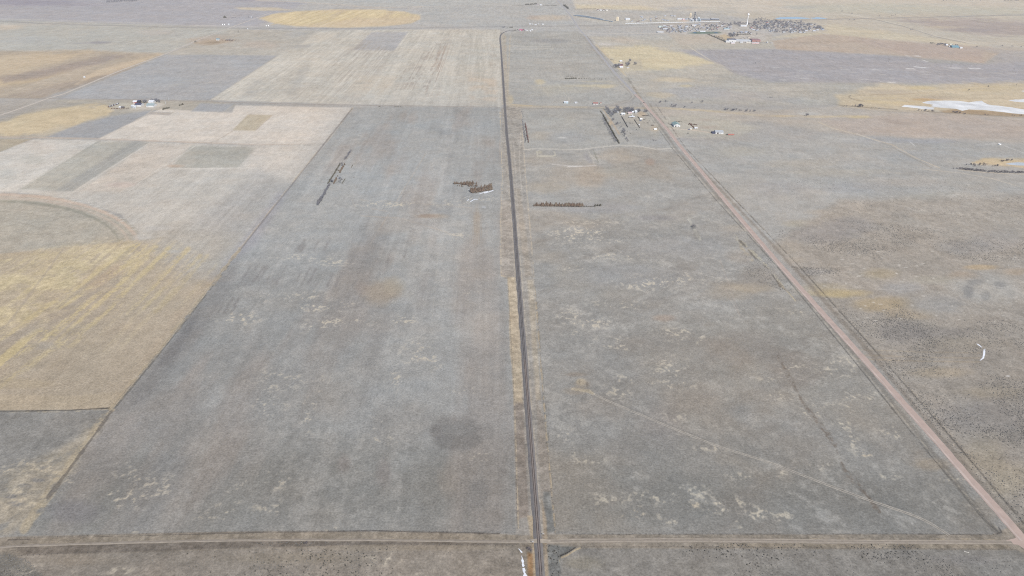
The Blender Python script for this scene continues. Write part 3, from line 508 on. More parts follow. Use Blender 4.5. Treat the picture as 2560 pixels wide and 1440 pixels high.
# south of the creek
field([(1625, 270), (1900, 276), (2090, 266), (2240, 280), (2700, 302), (2700, 362), (2300, 352), (2060, 330), (1900, 300), (1760, 320), (1680, 350)], (187, 181, 174), feather=6, streak=0.03, mott=0.015)
field([(2050, 298), (2300, 282), (2700, 310), (2700, 356), (2330, 344), (2120, 335)], (188, 178, 171), feather=10, a=0.9, streak=0.03)
blob(2240, 305, 40, 5, (168, 158, 152), 0.5, rot=0.15); blob(2020, 284, 30, 5, (192, 190, 186), 0.8); line([(1620, 268), (1760, 276), (1900, 288), (2040, 292), (2170, 290)], 5, (208, 192, 162), 0.55, broken=(n120, -0.9, 0.4)); blob(2150, 293, 30, 3, (212, 194, 154), 0.6); blob(1960, 290, 40, 3, (206, 188, 156), 0.6)
field([(1680, 290), (1760, 285), (1830, 300), (1900, 320), (1830, 345), (1700, 340), (1650, 300)], (188, 184, 174), feather=10, a=0.8, streak=0.02)
blob(1770, 318, 30, 5, (180, 168, 158), 0.6); blob(1760, 300, 25, 4, (186, 174, 164), 0.5)
line([(1664, 321), (1720, 324), (1775, 331), (1790, 333)], 2.4, (210, 196, 182), 0.8); line([(1685, 343), (1750, 344), (1800, 341)], 1.6, (204, 198, 186), 0.5); line([(1670, 345), (1740, 350)], 3, (170, 166, 168), 0.5)
field([(1700, 352), (2300, 350), (2700, 365), (2700, 560), (2000, 640), (1900, 600), (1780, 460)], (177, 176, 174), feather=8, streak=0.025, mott=0.02)
for (x, y, rx, ry, c, a) in ((2200, 350, 120, 10, (176, 178, 182), 0.6), (2330, 352, 100, 8, (170, 172, 178), 0.6), (1850, 380, 80, 16, (184, 180, 170), 0.5), (2100, 345, 60, 9, (192, 190, 186), 0.6), (2000, 410, 100, 14, (184, 178, 168), 0.5), (2080, 430, 140, 12, (186, 180, 170), 0.5), (2250, 455, 100, 14, (188, 180, 172), 0.5), (1950, 470, 80, 20, (168, 168, 170), 0.5), (2150, 470, 90, 16, (166, 167, 170), 0.5), (2440, 460, 100, 20, (178, 174, 168), 0.5), (2350, 500, 120, 20, (182, 178, 168), 0.5), (2080, 530, 60, 8, (186, 176, 164), 0.6), (1990, 560, 40, 10, (184, 178, 164), 0.6), (2300, 390, 120, 18, (170, 172, 174), 0.6), (1830, 480, 50, 20, (176, 172, 166), 0.4), (2480, 540, 80, 20, (180, 174, 162), 0.5)):
    blob(x, y, rx, ry, c, a)
line([(2045, 305), (2080, 320), (2140, 335), (2230, 362), (2290, 395), (2350, 420)], 2.4, (200, 190, 176), 0.75); line([(2230, 368), (2330, 420)], 2.0, (160, 152, 142), 0.5); line([(2140, 334), (2200, 355)], 1.6, (216, 212, 206), 0.6)
line([(2300, 422), (2400, 432), (2480, 446), (2560, 470)], 2.0, (204, 196, 184), 0.6); line([(1900, 430), (2050, 430), (2300, 422)], 1.2, (190, 184, 176), 0.4); line([(2440, 363), (2500, 358), (2520, 368), (2560, 382)], 1.6, (208, 206, 204), 0.5); line([(2130, 372), (2260, 372), (2420, 376)], 1.5, (190, 184, 178), 0.5)
line([(2200, 354), (2285, 362)], 1.4, (206, 206, 206), 0.5); line([(2275, 354), (2286, 364)], 1.6, (220, 220, 220), 0.7)
field([(2460, 395), (2500, 394), (2560, 396), (2700, 400), (2700, 424), (2560, 420), (2470, 412), (2430, 408)], (208, 190, 160), feather=4, ragged=3, streak=0.03)
line([(2395, 424), (2450, 430), (2520, 434), (2580, 436)], 2, (206, 196, 182), 0.7)
for k in range(60):
    x = rng.uniform(1920, 2560); y = rng.uniform(390, 470); blob(x, y, rng.uniform(3, 8), 0.8, (206, 200, 190), 0.5)
for (x, y, n) in ((2400, 488, 12), (2390, 492, 10), (2370, 490, 6), (2216, 492, 3), (2180, 500, 3), (2480, 530, 5), (2500, 570, 4)):
    for k in range(n): blob(x + rng.uniform(-22, 22), y + rng.uniform(-5, 5), rng.uniform(2, 4), 0.9, (214, 212, 210), 0.75)
line([(2375, 485), (2400, 490), (2425, 497)], 2, (216, 214, 212), 0.7, broken=(nB, -0.3, 0.3)); line([(2485, 527), (2500, 532)], 2, (214, 210, 206), 0.7)
# near, right of the road
field([(1930, 612), (2100, 500), (2700, 480), (2700, 1440), (2580, 1360), (2300, 1040), (2130, 845)], (173, 167, 160), feather=14, mott=0.025, fine=0.02, streak=0.015)
for (x, y, rx, ry, c, a) in ((1965, 620, 40, 16, (178, 170, 160), 0.6), (1990, 650, 40, 10, (180, 170, 158), 0.6), (2200, 685, 50, 16, (180, 168, 146), 0.7), (2090, 733, 90, 13, (200, 181, 140), 0.85), (2060, 720, 80, 16, (184, 172, 150), 0.6), (2200, 760, 80, 18, (190, 172, 142), 0.7), (2280, 785, 60, 16, (180, 166, 146), 0.6), (2450, 668, 50, 7, (198, 176, 144), 0.7), (2410, 690, 40, 12, (184, 168, 152), 0.6), (2540, 680, 40, 10, (186, 168, 148), 0.5), (2330, 700, 60, 12, (182, 178, 168), 0.6), (2250, 720, 70, 16, (172, 172, 174), 0.6), (2470, 720, 90, 40, (184, 184, 182), 0.7), (2350, 760, 80, 30, (174, 174, 174), 0.6), (2420, 730, 14, 18, (140, 141, 143), 0.6), (2440, 705, 20, 8, (144, 145, 147), 0.5), (2500, 712, 16, 8, (142, 143, 145), 0.5), (2465, 740, 12, 12, (146, 147, 148), 0.5), (2380, 760, 40, 6, (150, 149, 148), 0.4), (2350, 930, 80, 16, (184, 170, 150), 0.6), (2480, 980, 90, 16, (180, 170, 154), 0.5), (2420, 860, 90, 20, (172, 164, 152), 0.5), (2330, 1160, 50, 16, (178, 164, 146), 0.5), (2460, 1140, 60, 50, (178, 168, 150), 0.5), (2520, 1200, 60, 50, (182, 172, 152), 0.5), (2470, 1270, 60, 30, (168, 158, 146), 0.5), (2560, 1080, 60, 30, (150, 148, 146), 0.5), (2460, 1040, 120, 40, (152, 150, 150), 0.55), (2250, 830, 60, 30, (152, 149, 148), 0.6), (2350, 830, 100, 14, (154, 150, 148), 0.5), (2120, 565, 70, 22, (158, 157, 160), 0.5), (2050, 590, 80, 24, (160, 158, 160), 0.5), (2420, 620, 80, 18, (158, 157, 158), 0.45), (2500, 600, 60, 30, (164, 163, 164), 0.5), (2030, 680, 50, 10, (160, 158, 158), 0.5), (2560, 560, 80, 40, (172, 168, 162), 0.4)):
    blob(x, y, rx, ry, c, a)
for k in range(70):
    x = rng.uniform(2050, 2560); y = rng.uniform(620, 810); blob(x, y, rng.uniform(2.5, 6), 1.3, (214, 210, 204), 0.75)
line([(2180, 722), (2240, 726), (2300, 722)], 1.4, (200, 196, 190), 0.5); line([(2480, 715), (2510, 720), (2535, 712)], 1.6, (204, 202, 200), 0.6)
for y, a in ((880, 0.35), (893, 0.4), (903, 0.5)): line([(2140, y - 6), (2300, y), (2450, y + 2)], 2.5, (190, 174, 150), a, feather=1.5)
blob(2520, 940, 6, 2, (226, 226, 228), 0.8); blob(2384, 1112, 4, 2, (206, 194, 180), 0.7)
# ---- railway right of way
RW = [(1253, 272), (1262, 266), (1300, 268), (1304, 300), (1312, 440), (1328, 600), (1334, 690), (1340, 850), (1362, 1100), (1388, 1334), (1400, 1345), (1290, 1345), (1284, 1000), (1270, 700), (1252, 688), (1254, 560), (1258, 450)]
field(RW, (171, 167, 162), feather=1.5, mott=0.03, fine=0.04)
field([(1253, 500), (1275, 500), (1290, 690), (1254, 690)], (174, 166, 158), feather=2, a=0.7, fine=0.05)
field([(1268, 692), (1290, 692), (1302, 850), (1308, 1010), (1284, 1010), (1276, 850)], (199, 184, 161), feather=2.5, ragged=2.5, a=0.85, fine=0.05)
field([(1284, 1005), (1308, 1005), (1322, 1290), (1292, 1300)], (158, 148, 140), feather=4, a=0.8, fine=0.06)
field([(1318, 700), (1334, 700), (1352, 1000), (1340, 1000)], (190, 180, 164), feather=4, a=0.7, fine=0.06)
field([(1340, 1000), (1362, 1050), (1380, 1240), (1352, 1240)], (160, 152, 144), feather=4, a=0.7, fine=0.06); field([(1358, 1230), (1374, 1230), (1388, 1330), (1366, 1330)], (138, 140, 140), feather=4, a=0.85, fine=0.07)
field([(1286, 470), (1300, 470), (1330, 690), (1312, 690)], (178, 168, 156), feather=4, a=0.6, fine=0.05)
line([(1302, 274), (1306, 330), (1314, 440), (1328, 600), (1335, 692)], (1.8, 3), (206, 192, 172), 0.65, broken=(n12, -0.9, 0.2)); line([(1336, 700), (1348, 860), (1364, 1060), (1388, 1330)], (2, 4), (204, 186, 158), 0.8, wob=1, broken=(n4, -0.9, 0.2))
line([(1339, 700), (1351, 860), (1368, 1060), (1391, 1330)], (1.5, 3), (128, 126, 120), 0.5, wob=1, broken=(n4, -0.5, 0.4))
line([(1250, 280), (1256, 440), (1252, 560), (1253, 690), (1270, 692), (1282, 860), (1286, 1000), (1296, 1320)], (1.6, 3), (210, 194, 168), 0.75, broken=(n4, -0.9, 0.2)); line([(1249, 350), (1253, 450), (1250, 560), (1250, 690)], 1.4, (182, 172, 164), 0.6)
line([(1302, 330), (1298, 400), (1306, 500)], 1.6, (200, 194, 186), 0.7); line([(1284, 355), (1290, 450), (1296, 560)], 2, (196, 190, 184), 0.5)
field([(1250, 80), (1262, 80), (1274, 262), (1254, 262)], (184, 176, 164), feather=1.5, a=0.7, fine=0.03); line([(1256, 88), (1250, 95), (1251, 180), (1255, 262)], 1.5, (212, 206, 196), 0.6)
line([(1277, 360), (1283, 440), (1292, 550), (1305, 700), (1320, 900), (1336, 1100), (1351, 1300)], (2.5, 7), (194, 186, 174), 0.6, wob=1.5, broken=(n12 + 0.5 * n4, -1.1, 0.2))
line([(1262, 360), (1269, 440), (1279, 550), (1290, 700), (1303, 900), (1318, 1100), (1331, 1300)], (2.5, 7), (190, 180, 166), 0.55, wob=1.5, broken=(n12 + 0.5 * n4, -1.1, 0.2))
# ---- the cross road strip at the bottom
field([(-100, 1350), (20, 1342), (330, 1334), (640, 1328), (960, 1328), (1250, 1334), (1300, 1338), (1400, 1336), (2480, 1336), (2560, 1300), (2700, 1300), (2700, 1600), (-200, 1600)], (160, 152, 142), feather=2, mott=0.02, fine=0.05)
field([(-200, 1395), (100, 1388), (640, 1372), (1000, 1364), (1290, 1368), (1318, 1440), (1330, 1600), (-200, 1600)], (161, 154, 146), feather=3, mott=0.02, fine=0.03)
field([(-200, 1382), (30, 1385), (120, 1450), (200, 1600), (-200, 1600)], (138, 136, 131), feather=8, a=0.8, fine=0.06)
blob(720, 1395, 200, 16, (158, 150, 138), 0.6); blob(1000, 1370, 250, 8, (166, 156, 142), 0.6); blob(200, 1400, 120, 16, (164, 154, 142), 0.6)
pale([(110, 1430, 60, 14), (970, 1400, 40, 14), (1050, 1430, 40, 10), (300, 1425, 40, 10)], lo=0.1)
field([(1400, 1396), (1420, 1376), (1440, 1370), (2540, 1374), (2640, 1420), (2700, 1600), (1400, 1600)], (154, 151, 147), feather=3, mott=0.02, fine=0.03)
blob(1460, 1410, 50, 20, (160, 154, 142), 0.7, noise=(nB, -0.8, 0.4)); blob(1900, 1430, 200, 14, (152, 150, 146), 0.4); blob(2400, 1400, 100, 12, (150, 147, 146), 0.5)
field([(1360, 1360), (1440, 1366), (1402, 1392), (1400, 1600), (1376, 1600)], (126, 129, 130), feather=4, a=0.85, fine=0.14)
field([(1318, 1380), (1338, 1385), (1345, 1600), (1322, 1600)], (164, 124, 84), feather=4, a=0.85, fine=0.14); field([(1304, 1360), (1330, 1364), (1330, 1384), (1306, 1376)], (134, 126, 118), feather=3, a=0.8, fine=0.08)
field([(1318, 1290), (1336, 1290), (1346, 1450), (1350, 1600), (1338, 1600), (1330, 1360)], (186, 170, 146), feather=3, a=0.9, fine=0.03)
field([(1354, 1250), (1366, 1300), (1372, 1440), (1378, 1600), (1366, 1600), (1360, 1350)], (182, 166, 146), feather=3, a=0.85, fine=0.04)
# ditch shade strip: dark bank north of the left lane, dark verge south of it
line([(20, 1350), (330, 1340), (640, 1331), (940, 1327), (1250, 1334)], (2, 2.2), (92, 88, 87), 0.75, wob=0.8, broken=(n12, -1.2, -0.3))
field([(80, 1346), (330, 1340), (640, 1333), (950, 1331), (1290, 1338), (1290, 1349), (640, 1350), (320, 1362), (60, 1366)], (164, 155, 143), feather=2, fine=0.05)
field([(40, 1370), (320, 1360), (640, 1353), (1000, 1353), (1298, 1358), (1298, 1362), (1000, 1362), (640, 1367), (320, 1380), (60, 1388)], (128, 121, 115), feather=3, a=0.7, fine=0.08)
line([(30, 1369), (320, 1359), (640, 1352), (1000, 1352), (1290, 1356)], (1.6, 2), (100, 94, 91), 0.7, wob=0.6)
line([(1440, 1336), (1800, 1336), (2200, 1335), (2480, 1337)], 2, (110, 106, 102), 0.7, wob=0.8, broken=(n4, -0.6, 0.3)); field([(1400, 1340), (2480, 1340), (2520, 1346), (2500, 1350), (1400, 1350)], (158, 150, 140), feather=2, a=0.9, fine=0.05)
line([(1400, 1366), (1800, 1368), (2200, 1372), (2530, 1374)], 3, (140, 132, 122), 0.6, wob=1, broken=(n4, -0.6, 0.3))
field([(1800, 1358), (2520, 1360), (2530, 1372), (1800, 1368)], (158, 148, 134), feather=3, a=0.7, fine=0.08)
for k in range(14): blob(1670 + k * 62, 1349 + rng.uniform(-2, 2), 16, 1.5, (200, 184, 160), 0.7)
line([(1404, 1394), (1418, 1388), (1440, 1374), (1450, 1370)], 4, (206, 188, 156), 0.85, wob=1); line([(1400, 1390), (1416, 1383), (1438, 1369)], 2.5, (52, 46, 42), 0.9); line([(1398, 1394), (1402, 1440), (1404, 1600)], 2.5, (196, 180, 150), 0.7, wob=1.5, broken=(n4, -0.6, 0.3))  # near-black line is the weedy fence's cast shadow, painted on the ground
# verges of the gravel road, the fences' cast shadows painted as thin dark lines
line([(1570, 196), (1612, 262), (1690, 372), (1800, 498), (1955, 668), (2130, 880), (2300, 1090), (2480, 1318), (2500, 1335)], (3, 14), (140, 136, 131), 0.55, feather=2.5, wob=1.5)
line([(1625, 262), (1705, 372), (1826, 500), (1985, 668), (2165, 870), (2345, 1085), (2530, 1300), (2600, 1380)], (3, 14), (146, 138, 130), 0.55, feather=2.5, wob=1.5)
line([(1600, 256), (1680, 370), (1790, 500), (1944, 668), (2117, 880), (2286, 1090), (2460, 1300), (2496, 1330)], (1.0, 3.6), (112, 110, 107), 0.6, wob=0.8, broken=(n12, -1.3, -0.1)); line([(1602, 256), (1684, 370), (1794, 500), (1949, 668), (2123, 880), (2293, 1090), (2468, 1300), (2500, 1325)], (1, 3), (190, 182, 168), 0.6, broken=(n4, -0.6, 0.3))
line([(1640, 262), (1716, 372), (1836, 498), (1996, 664), (2180, 868), (2366, 1080), (2560, 1310)], (1.0, 3.6), (104, 101, 98), 0.6, wob=1.0, broken=(n12, -1.2, -0.2)); line([(1718, 372), (1838, 498), (2000, 664), (2184, 866), (2370, 1078), (2566, 1306)], (1, 2.5), (190, 178, 160), 0.5, broken=(n4, -0.4, 0.4))
line([(2496, 1318), (2504, 1330), (2490, 1336)], 3.5, (92, 92, 94), 0.6)
# town and yards
field([(1640, 64), (1800, 56), (1900, 50), (2040, 58), (2070, 78), (1990, 84), (1930, 84), (1900, 108), (1830, 108), (1770, 88), (1650, 84)], (194, 190, 186), feather=3, a=0.85, fine=0.03, mott=0.02)
field([(1786, 90), (1812, 86), (1830, 94), (1824, 103), (1806, 98)], (206, 188, 160), feather=2, a=0.8)
field([(1720, 83), (1740, 80), (1800, 80), (1804, 82), (1780, 84), (1740, 84)], (112, 134, 128), feather=0.8, a=0.95); blob(1737, 81.8, 5, 1.4, (90, 130, 170), 0.9, ragged=0); blob(1790, 82, 5, 1.2, (70, 120, 170), 0.9, ragged=0)
field([(1430, 38), (1540, 52), (1548, 58), (1500, 58), (1440, 44)], (198, 194, 186), feather=3, a=0.7); field([(1540, 48), (1720, 44), (1740, 56), (1560, 62)], (196, 193, 186), feather=4, a=0.7, mott=0.02, fine=0.03); blob(1710, 54, 12, 5, (212, 196, 184), 0.7)
field([(340, 262), (400, 256), (412, 262), (390, 274), (320, 274)], (204, 200, 194), feather=3, a=0.8); field([(280, 258), (340, 258), (345, 272), (290, 272)], (196, 192, 180), feather=3, a=0.8); line(arc(408, 278, 30, 6, 0, 360), 2, (202, 192, 176), 0.6); line([(380, 276), (365, 288), (340, 300)], 3, (200, 192, 182), 0.7)
field([(485, 108), (520, 100), (590, 100), (560, 108), (520, 114)], (190, 176, 160), feather=3, a=0.8, mott=0.03); blob(535, 106, 20, 3, (160, 146, 132), 0.6)
field([(1540, 166), (1560, 150), (1600, 148), (1610, 172), (1560, 178)], (198, 190, 174), feather=4, a=0.8, mott=0.03)
blob(1300, 77, 14, 3, (196, 160, 176), 0.0); field([(1500, 108), (1530, 110), (1525, 114), (1495, 112)], (212, 208, 206), feather=2, a=0.7)
line([(1648, 84), (1465, 83), (1458, 90)], 2.0, (200, 198, 195), 0.8); line([(1700, 90), (1780, 118), (1800, 140), (1820, 165)], 0.5, (200, 190, 176), 0.3)
line([(1720, 115), (1740, 128), (1775, 150)], 2.0, (214, 206, 192), 0.8); line([(1775, 150), (1830, 175)], 1.6, (198, 190, 178), 0.6)
line([(2070, 86), (2030, 76), (2000, 70)], 2, (210, 206, 200), 0.6); line([(1895, 78), (1945, 84)], 2, (196, 196, 200), 0.5)
line([(1890, 40), (2040, 34), (2130, 37), (2180, 46), (2250, 62), (2330, 88), (2440, 110)], 2.0, (212, 206, 196), 0.75); line([(2180, 47), (2260, 66), (2340, 92), (2420, 108)], 1.4, (150, 148, 148), 0.6)
line([(2060, 49), (2180, 46), (2330, 43), (2560, 37)], 2.0, (160, 160, 164), 0.65); line([(2170, 50), (2400, 44), (2560, 42)], 1.4, (206, 200, 190), 0.5)
line([(1695, 2), (1720, 14), (1790, 26)], 1.4, (212, 206, 194), 0.5)

# overall breaking up, then photo colour -> albedo (light and air taken out)
g20 = fbm(X / 2.2, Y, 16, 73, 3, 0.7)
C *= (1 + 0.008 * n120 + 0.009 * n40 + 0.018 * n12 + 0.026 * n4 + 0.030 * g2 + 0.018 * g20)[:, None]
hue = fbm(X, Y, 160, 51, 3) * 0.008 + fbm(X, Y, 30, 55, 3) * 0.007
C[:, 0] *= 1 + hue; C[:, 2] *= 1 - hue
gr = C.mean(1, keepdims=True); ch = np.clip(C[:, 0:1] - C[:, 2:3] - 0.09, 0, 0.2); C = gr + (C - gr) * (0.93 - 0.9 * ch); C *= np.array((0.987, 0.979, 0.974), np.float32)
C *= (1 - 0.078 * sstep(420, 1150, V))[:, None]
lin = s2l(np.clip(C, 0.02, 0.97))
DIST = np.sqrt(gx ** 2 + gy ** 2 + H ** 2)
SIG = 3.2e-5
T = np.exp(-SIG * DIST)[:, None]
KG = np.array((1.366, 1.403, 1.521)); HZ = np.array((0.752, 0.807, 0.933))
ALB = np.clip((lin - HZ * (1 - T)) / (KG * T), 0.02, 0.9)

def ground_material():
    m = bpy.data.materials.new('dry_prairie'); m.use_nodes = True; t = m.node_tree; N = t.nodes; L = t.links
    b = N['Principled BSDF']; b.inputs['Roughness'].default_value = 1.0; b.inputs['Specular IOR Level'].default_value = 0.0
    at = N.new('ShaderNodeAttribute'); at.attribute_name = 'albedo'
    tc = N.new('ShaderNodeTexCoord')
    n1 = N.new('ShaderNodeTexNoise'); n1.inputs['Scale'].default_value = 0.55; n1.inputs['Detail'].default_value = 3; n1.inputs['Roughness'].default_value = 0.7
    L.new(tc.outputs['Object'], n1.inputs['Vector'])
    mr = N.new('ShaderNodeMapRange'); mr.inputs[1].default_value = 0.3; mr.inputs[2].default_value = 0.7; mr.inputs[3].default_value = 0.74; mr.inputs[4].default_value = 1.26
    L.new(n1.outputs[0], mr.inputs[0])
    mx = N.new('ShaderNodeMix'); mx.data_type = 'RGBA'; mx.blend_type = 'MULTIPLY'; mx.inputs[0].default_value = 1
    L.new(at.outputs['Color'], mx.inputs[6]); L.new(mr.outputs[0], mx.inputs[7]); L.new(mx.outputs[2], b.inputs['Base Color'])
    bu = N.new('ShaderNodeBump'); bu.inputs['Strength'].default_value = 0.5; bu.inputs['Distance'].default_value = 0.35
    n2 = N.new('ShaderNodeTexNoise'); n2.inputs['Scale'].default_value = 0.35; n2.inputs['Detail'].default_value = 4; L.new(tc.outputs['Object'], n2.inputs['Vector']); L.new(n2.outputs[0], bu.inputs['Height']); L.new(bu.outputs[0], b.inputs['Normal'])
    return m
def build_ground():
    me = bpy.data.meshes.new('ground'); Q = np.concatenate(quads)
    # apron out to the horizon, butted on to the surveyed strips
    ex = [(-60000, -20000), (60000, -20000), (60000, 250), (-60000, 250), (-60000, YFAR), (60000, YFAR), (60000, 60000), (-60000, 60000)]
    exf = [(0, 1, 2, 3), (4, 5, 6, 7)]
    for xs, ys in strips:
        k = len(ex); ex += [(-60000, ys[0]), (xs[0], ys[0]), (xs[0], ys[-1]), (-60000, ys[-1]), (xs[-1], ys[0]), (60000, ys[0]), (60000, ys[-1]), (xs[-1], ys[-1])]
        exf += [(k, k + 1, k + 2, k + 3), (k + 4, k + 5, k + 6, k + 7)]
    ex = np.array(ex, float); exf = np.array(exf) + NV
    n = NV + len(ex)
    co = np.zeros((n, 3), np.float32); co[:NV, 0] = gx; co[:NV, 1] = gy; co[NV:, :2] = ex
    Q = np.concatenate([Q, exf]).astype(np.int32)
    me.vertices.add(n); me.vertices.foreach_set('co', co.ravel())
    me.loops.add(Q.size); me.loops.foreach_set('vertex_index', Q.ravel())
    me.polygons.add(len(Q)); me.polygons.foreach_set('loop_start', np.arange(0, Q.size, 4, dtype=np.int32))
    me.update(calc_edges=True)
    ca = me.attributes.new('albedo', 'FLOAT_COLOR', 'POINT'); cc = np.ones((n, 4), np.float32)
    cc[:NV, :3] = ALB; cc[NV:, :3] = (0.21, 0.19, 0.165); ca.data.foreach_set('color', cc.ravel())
    me.materials.append(ground_material())
    o = bpy.data.objects.new('ground', me); COL.objects.link(o); tag(o, kind='structure'); return o
build_ground()
# ------------------------------------------------------------------ roads, tracks, ice, snow
def smooth_line(px, step):
    pts = [P(x, y) for x, y in px]; out = []
    n = len(pts)
    for i in range(n - 1):
        p0 = pts[max(i - 1, 0)]; p1 = pts[i]; p2 = pts[i + 1]; p3 = pts[min(i + 2, n - 1)]
        L = (p2 - p1).length; k = max(1, int(L / step))
        for j in range(k):
            t = j / k
            t0 = (p2 - p0).length; m1 = (p2 - p0) * (L / max((p1 - p0).length + L, 1e-6)); m2 = (p3 - p1) * (L / max((p3 - p2).length + L, 1e-6))
            h1 = 2 * t ** 3 - 3 * t ** 2 + 1; h2 = t ** 3 - 2 * t ** 2 + t; h3 = -2 * t ** 3 + 3 * t ** 2; h4 = t ** 3 - t ** 2
            out.append(p1 * h1 + m1 * h2 + p2 * h3 + m2 * h4)
    out.append(pts[-1]); return out
def offset_line(c, off):
    o = []
    for i, p in enumerate(c):
        a = c[max(i - 1, 0)]; b = c[min(i + 1, len(c) - 1)]; d = (b - a); d.z = 0; d.normalize()
        o.append(p + Vector((d.y, -d.x, 0)) * off)
    return o
def ribbon(mb, c, prof, jitter=0.0, m=0):
    """sweep a cross-section [(offset, z), ...] along a centre line"""
    n = len(prof); vs = []; fs = []
    lines = [offset_line(c, o) for o, z in prof]
    for i in range(len(c)):
        for k in range(n):
            p = lines[k][i]; j = rng.uniform(-jitter, jitter) if k in (0, n - 1) else 0
            q = (lines[k][i] - c[i]); q = q.normalized() * j if q.length > 0.01 else Vector()
            vs.append((p.x + q.x, p.y + q.y, prof[k][1]))
    for i in range(len(c) - 1):
        for k in range(n - 1):
            a = i * n + k; fs.append((a, a + 1, a + n + 1, a + n))
    mb.add(vs, fs, m)
def road(name, px, w, z, material, step=10, jitter=0.4):
    mb = MB(); c = smooth_line(px, step); ribbon(mb, c, [(-w / 2, z), (0, z + 0.06), (w / 2, z)], jitter)
    return tag(mb.build(name, material), kind='structure')

GRAVEL = [(1375, -28), (1394, 0), (1412, 22), (1427, 40), (1440, 60), (1452, 77), (1466, 93), (1480, 112), (1512, 150), (1536, 180), (1568, 214), (1588, 236)]
PINK = [(1588, 236), (1608, 255), (1619, 270), (1666, 321), (1696, 360), (1760, 437), (1845, 540), (1952, 665), (2058, 785), (2162, 900), (2251, 1000), (2340, 1100), (2424, 1197), (2498, 1280), (2560, 1352), (2640, 1445), (2760, 1590)]
m_pink = mat('pink_gravel', (0.362, 0.28, 0.235), 1.0, 0.10, 0.12, 0.0)
m_grav = mat('grey_gravel', (0.30, 0.285, 0.27), 1.0, 0.10, 0.08, 0.0)
m_lane = mat('dirt_lane', (0.225, 0.192, 0.155), 1.0, 0.16, 0.35, 0.0)
m_rut = mat('pale_wheel_ruts', (0.29, 0.25, 0.20), 1.0, 0.2, 0.25, 0.0)
m_dark = mat('dark_dirt', (0.15, 0.135, 0.12), 1.0, 0.15, 0.3, 0.0)
m_pale = mat('pale_dirt_road', (0.40, 0.35, 0.29), 1.0, 0.12, 0.1, 0.0)
road('gravel_road', PINK, 8.8, 0.05, m_pink, 8, 0.35)
mb = MB(); c = smooth_line(PINK[:-2], 8); ribbon(mb, offset_line(c, 2.6), [(-1.0, 0.125), (1.0, 0.125)], 0.5); tag(mb.build('road_wear', mat('pale_gravel', (0.395, 0.32, 0.275), 1.0, 0.15, 0.06, 0.0)), kind='structure')
# flare where the lane meets the gravel road
pts = [P(*p) for p in ((2510, 1352), (2536, 1346), (2552, 1336), (2600, 1398), (2572, 1380), (2545, 1362), (2512, 1359))]
mb = MB(); mb.add([(p.x, p.y, 0.035) for p in pts], [tuple(reversed(range(len(pts))))]); tag(mb.build('road_junction', m_pink), kind='structure')
road('north_road', GRAVEL, 9.0, 0.05, m_grav, 30, 0.5)
road('section_road', [(1450, 84.5), (1470, 83), (1560, 83.5), (1700, 85), (1770, 86)], 8, 0.04, m_pale, 40, 0.6)
road('west_road', [(-140, 330), (-60, 305), (0, 288), (62, 267), (120, 246), (160, 234), (297, 178), (410, 136), (490, 102), (570, 71), (635, 47), (680, 30)], 7.0, 0.05, m_pale, 15, 0.5)
road('field_road', [(-100, 242), (-20, 244), (120, 246.5), (310, 248.5), (480, 253), (640, 257.8), (860, 262.3), (1060, 265), (1250, 267.8)], 4.2, 0.04, mat('brown_dirt', (0.255, 0.215, 0.175), 1.0, 0.15, 0.05, 0.0), 12, 0.4)
LANE = [(1366, 1354), (1420, 1352.5), (1500, 1351.5), (1650, 1350.5), (1800, 1351), (2000, 1352.5), (2200, 1354.5), (2400, 1355.5), (2530, 1356)]
road('dirt_lane', LANE, 4.6, 0.03, m_lane, 6, 0.5)
LANEL = [(-60, 1376), (20, 1366.5), (200, 1360), (420, 1354), (640, 1350.5), (900, 1350), (1100, 1352), (1250, 1354), (1322, 1354)]
road('dirt_lane', LANEL, 2.6, 0.03, m_lane, 6, 0.3)
mb = MB()
for o, w in ((-1.35, 0.85), (1.2, 0.95)):
    c = offset_line(smooth_line(LANE, 5), o); ribbon(mb, c, [(-w / 2, 0.095), (w / 2, 0.095)], 0.18)
c = offset_line(smooth_line(LANEL, 5), 0.7); ribbon(mb, c, [(-0.45, 0.095), (0.45, 0.095)], 0.18)
tag(mb.build('wheel_ruts', m_rut), kind='structure')
mb = MB(); c = smooth_line([(1483, 984), (1520, 1002), (1600, 1036), (1700, 1078), (1800, 1117), (1920, 1155), (2050, 1205), (2160, 1246), (2230, 1270), (2290, 1291), (2332, 1312), (2372, 1338)], 5)
for o in (-1.0, 1.0): ribbon(mb, offset_line(c, o), [(-0.5, 0.02), (0.5, 0.02)], 0.22)
tag(mb.build('two_track_path', mat('track_dirt', (0.30, 0.27, 0.225), 1.0, 0.25, 0.3, 0.0)), kind='structure')

# the lane climbs over the track on a gravel ramp with planks between the rails
def ramp(name, pairs, zs, material):
    mb = MB(); vs = []; fs = []
    for (a, b), z in zip(pairs, zs):
        p, q = P(*a), P(*b); vs += [(p.x + rng.uniform(-.2, .2), p.y, z), (q.x + rng.uniform(-.2, .2), q.y, z)]
    for k in range(len(pairs) - 1): fs.append((2 * k + 1, 2 * k + 3, 2 * k + 2, 2 * k))
    return tag(mb.add(vs, fs).build(name, material), kind='structure')
ramp('crossing_ramp', [((1316, 1350.5), (1317, 1357)), ((1331, 1349), (1332, 1359)), ((1339, 1348.5), (1340, 1359)), ((1342.6, 1348.5), (1343.4, 1359))], (0.05, 0.5, 0.71, 0.73), m_rut)
ramp('crossing_ramp', [((1349.8, 1348.5), (1350.6, 1359)), ((1354, 1348.5), (1355, 1359)), ((1362, 1349), (1363, 1359)), ((1377, 1350), (1377, 1356))], (0.73, 0.71, 0.5, 0.05), m_rut)

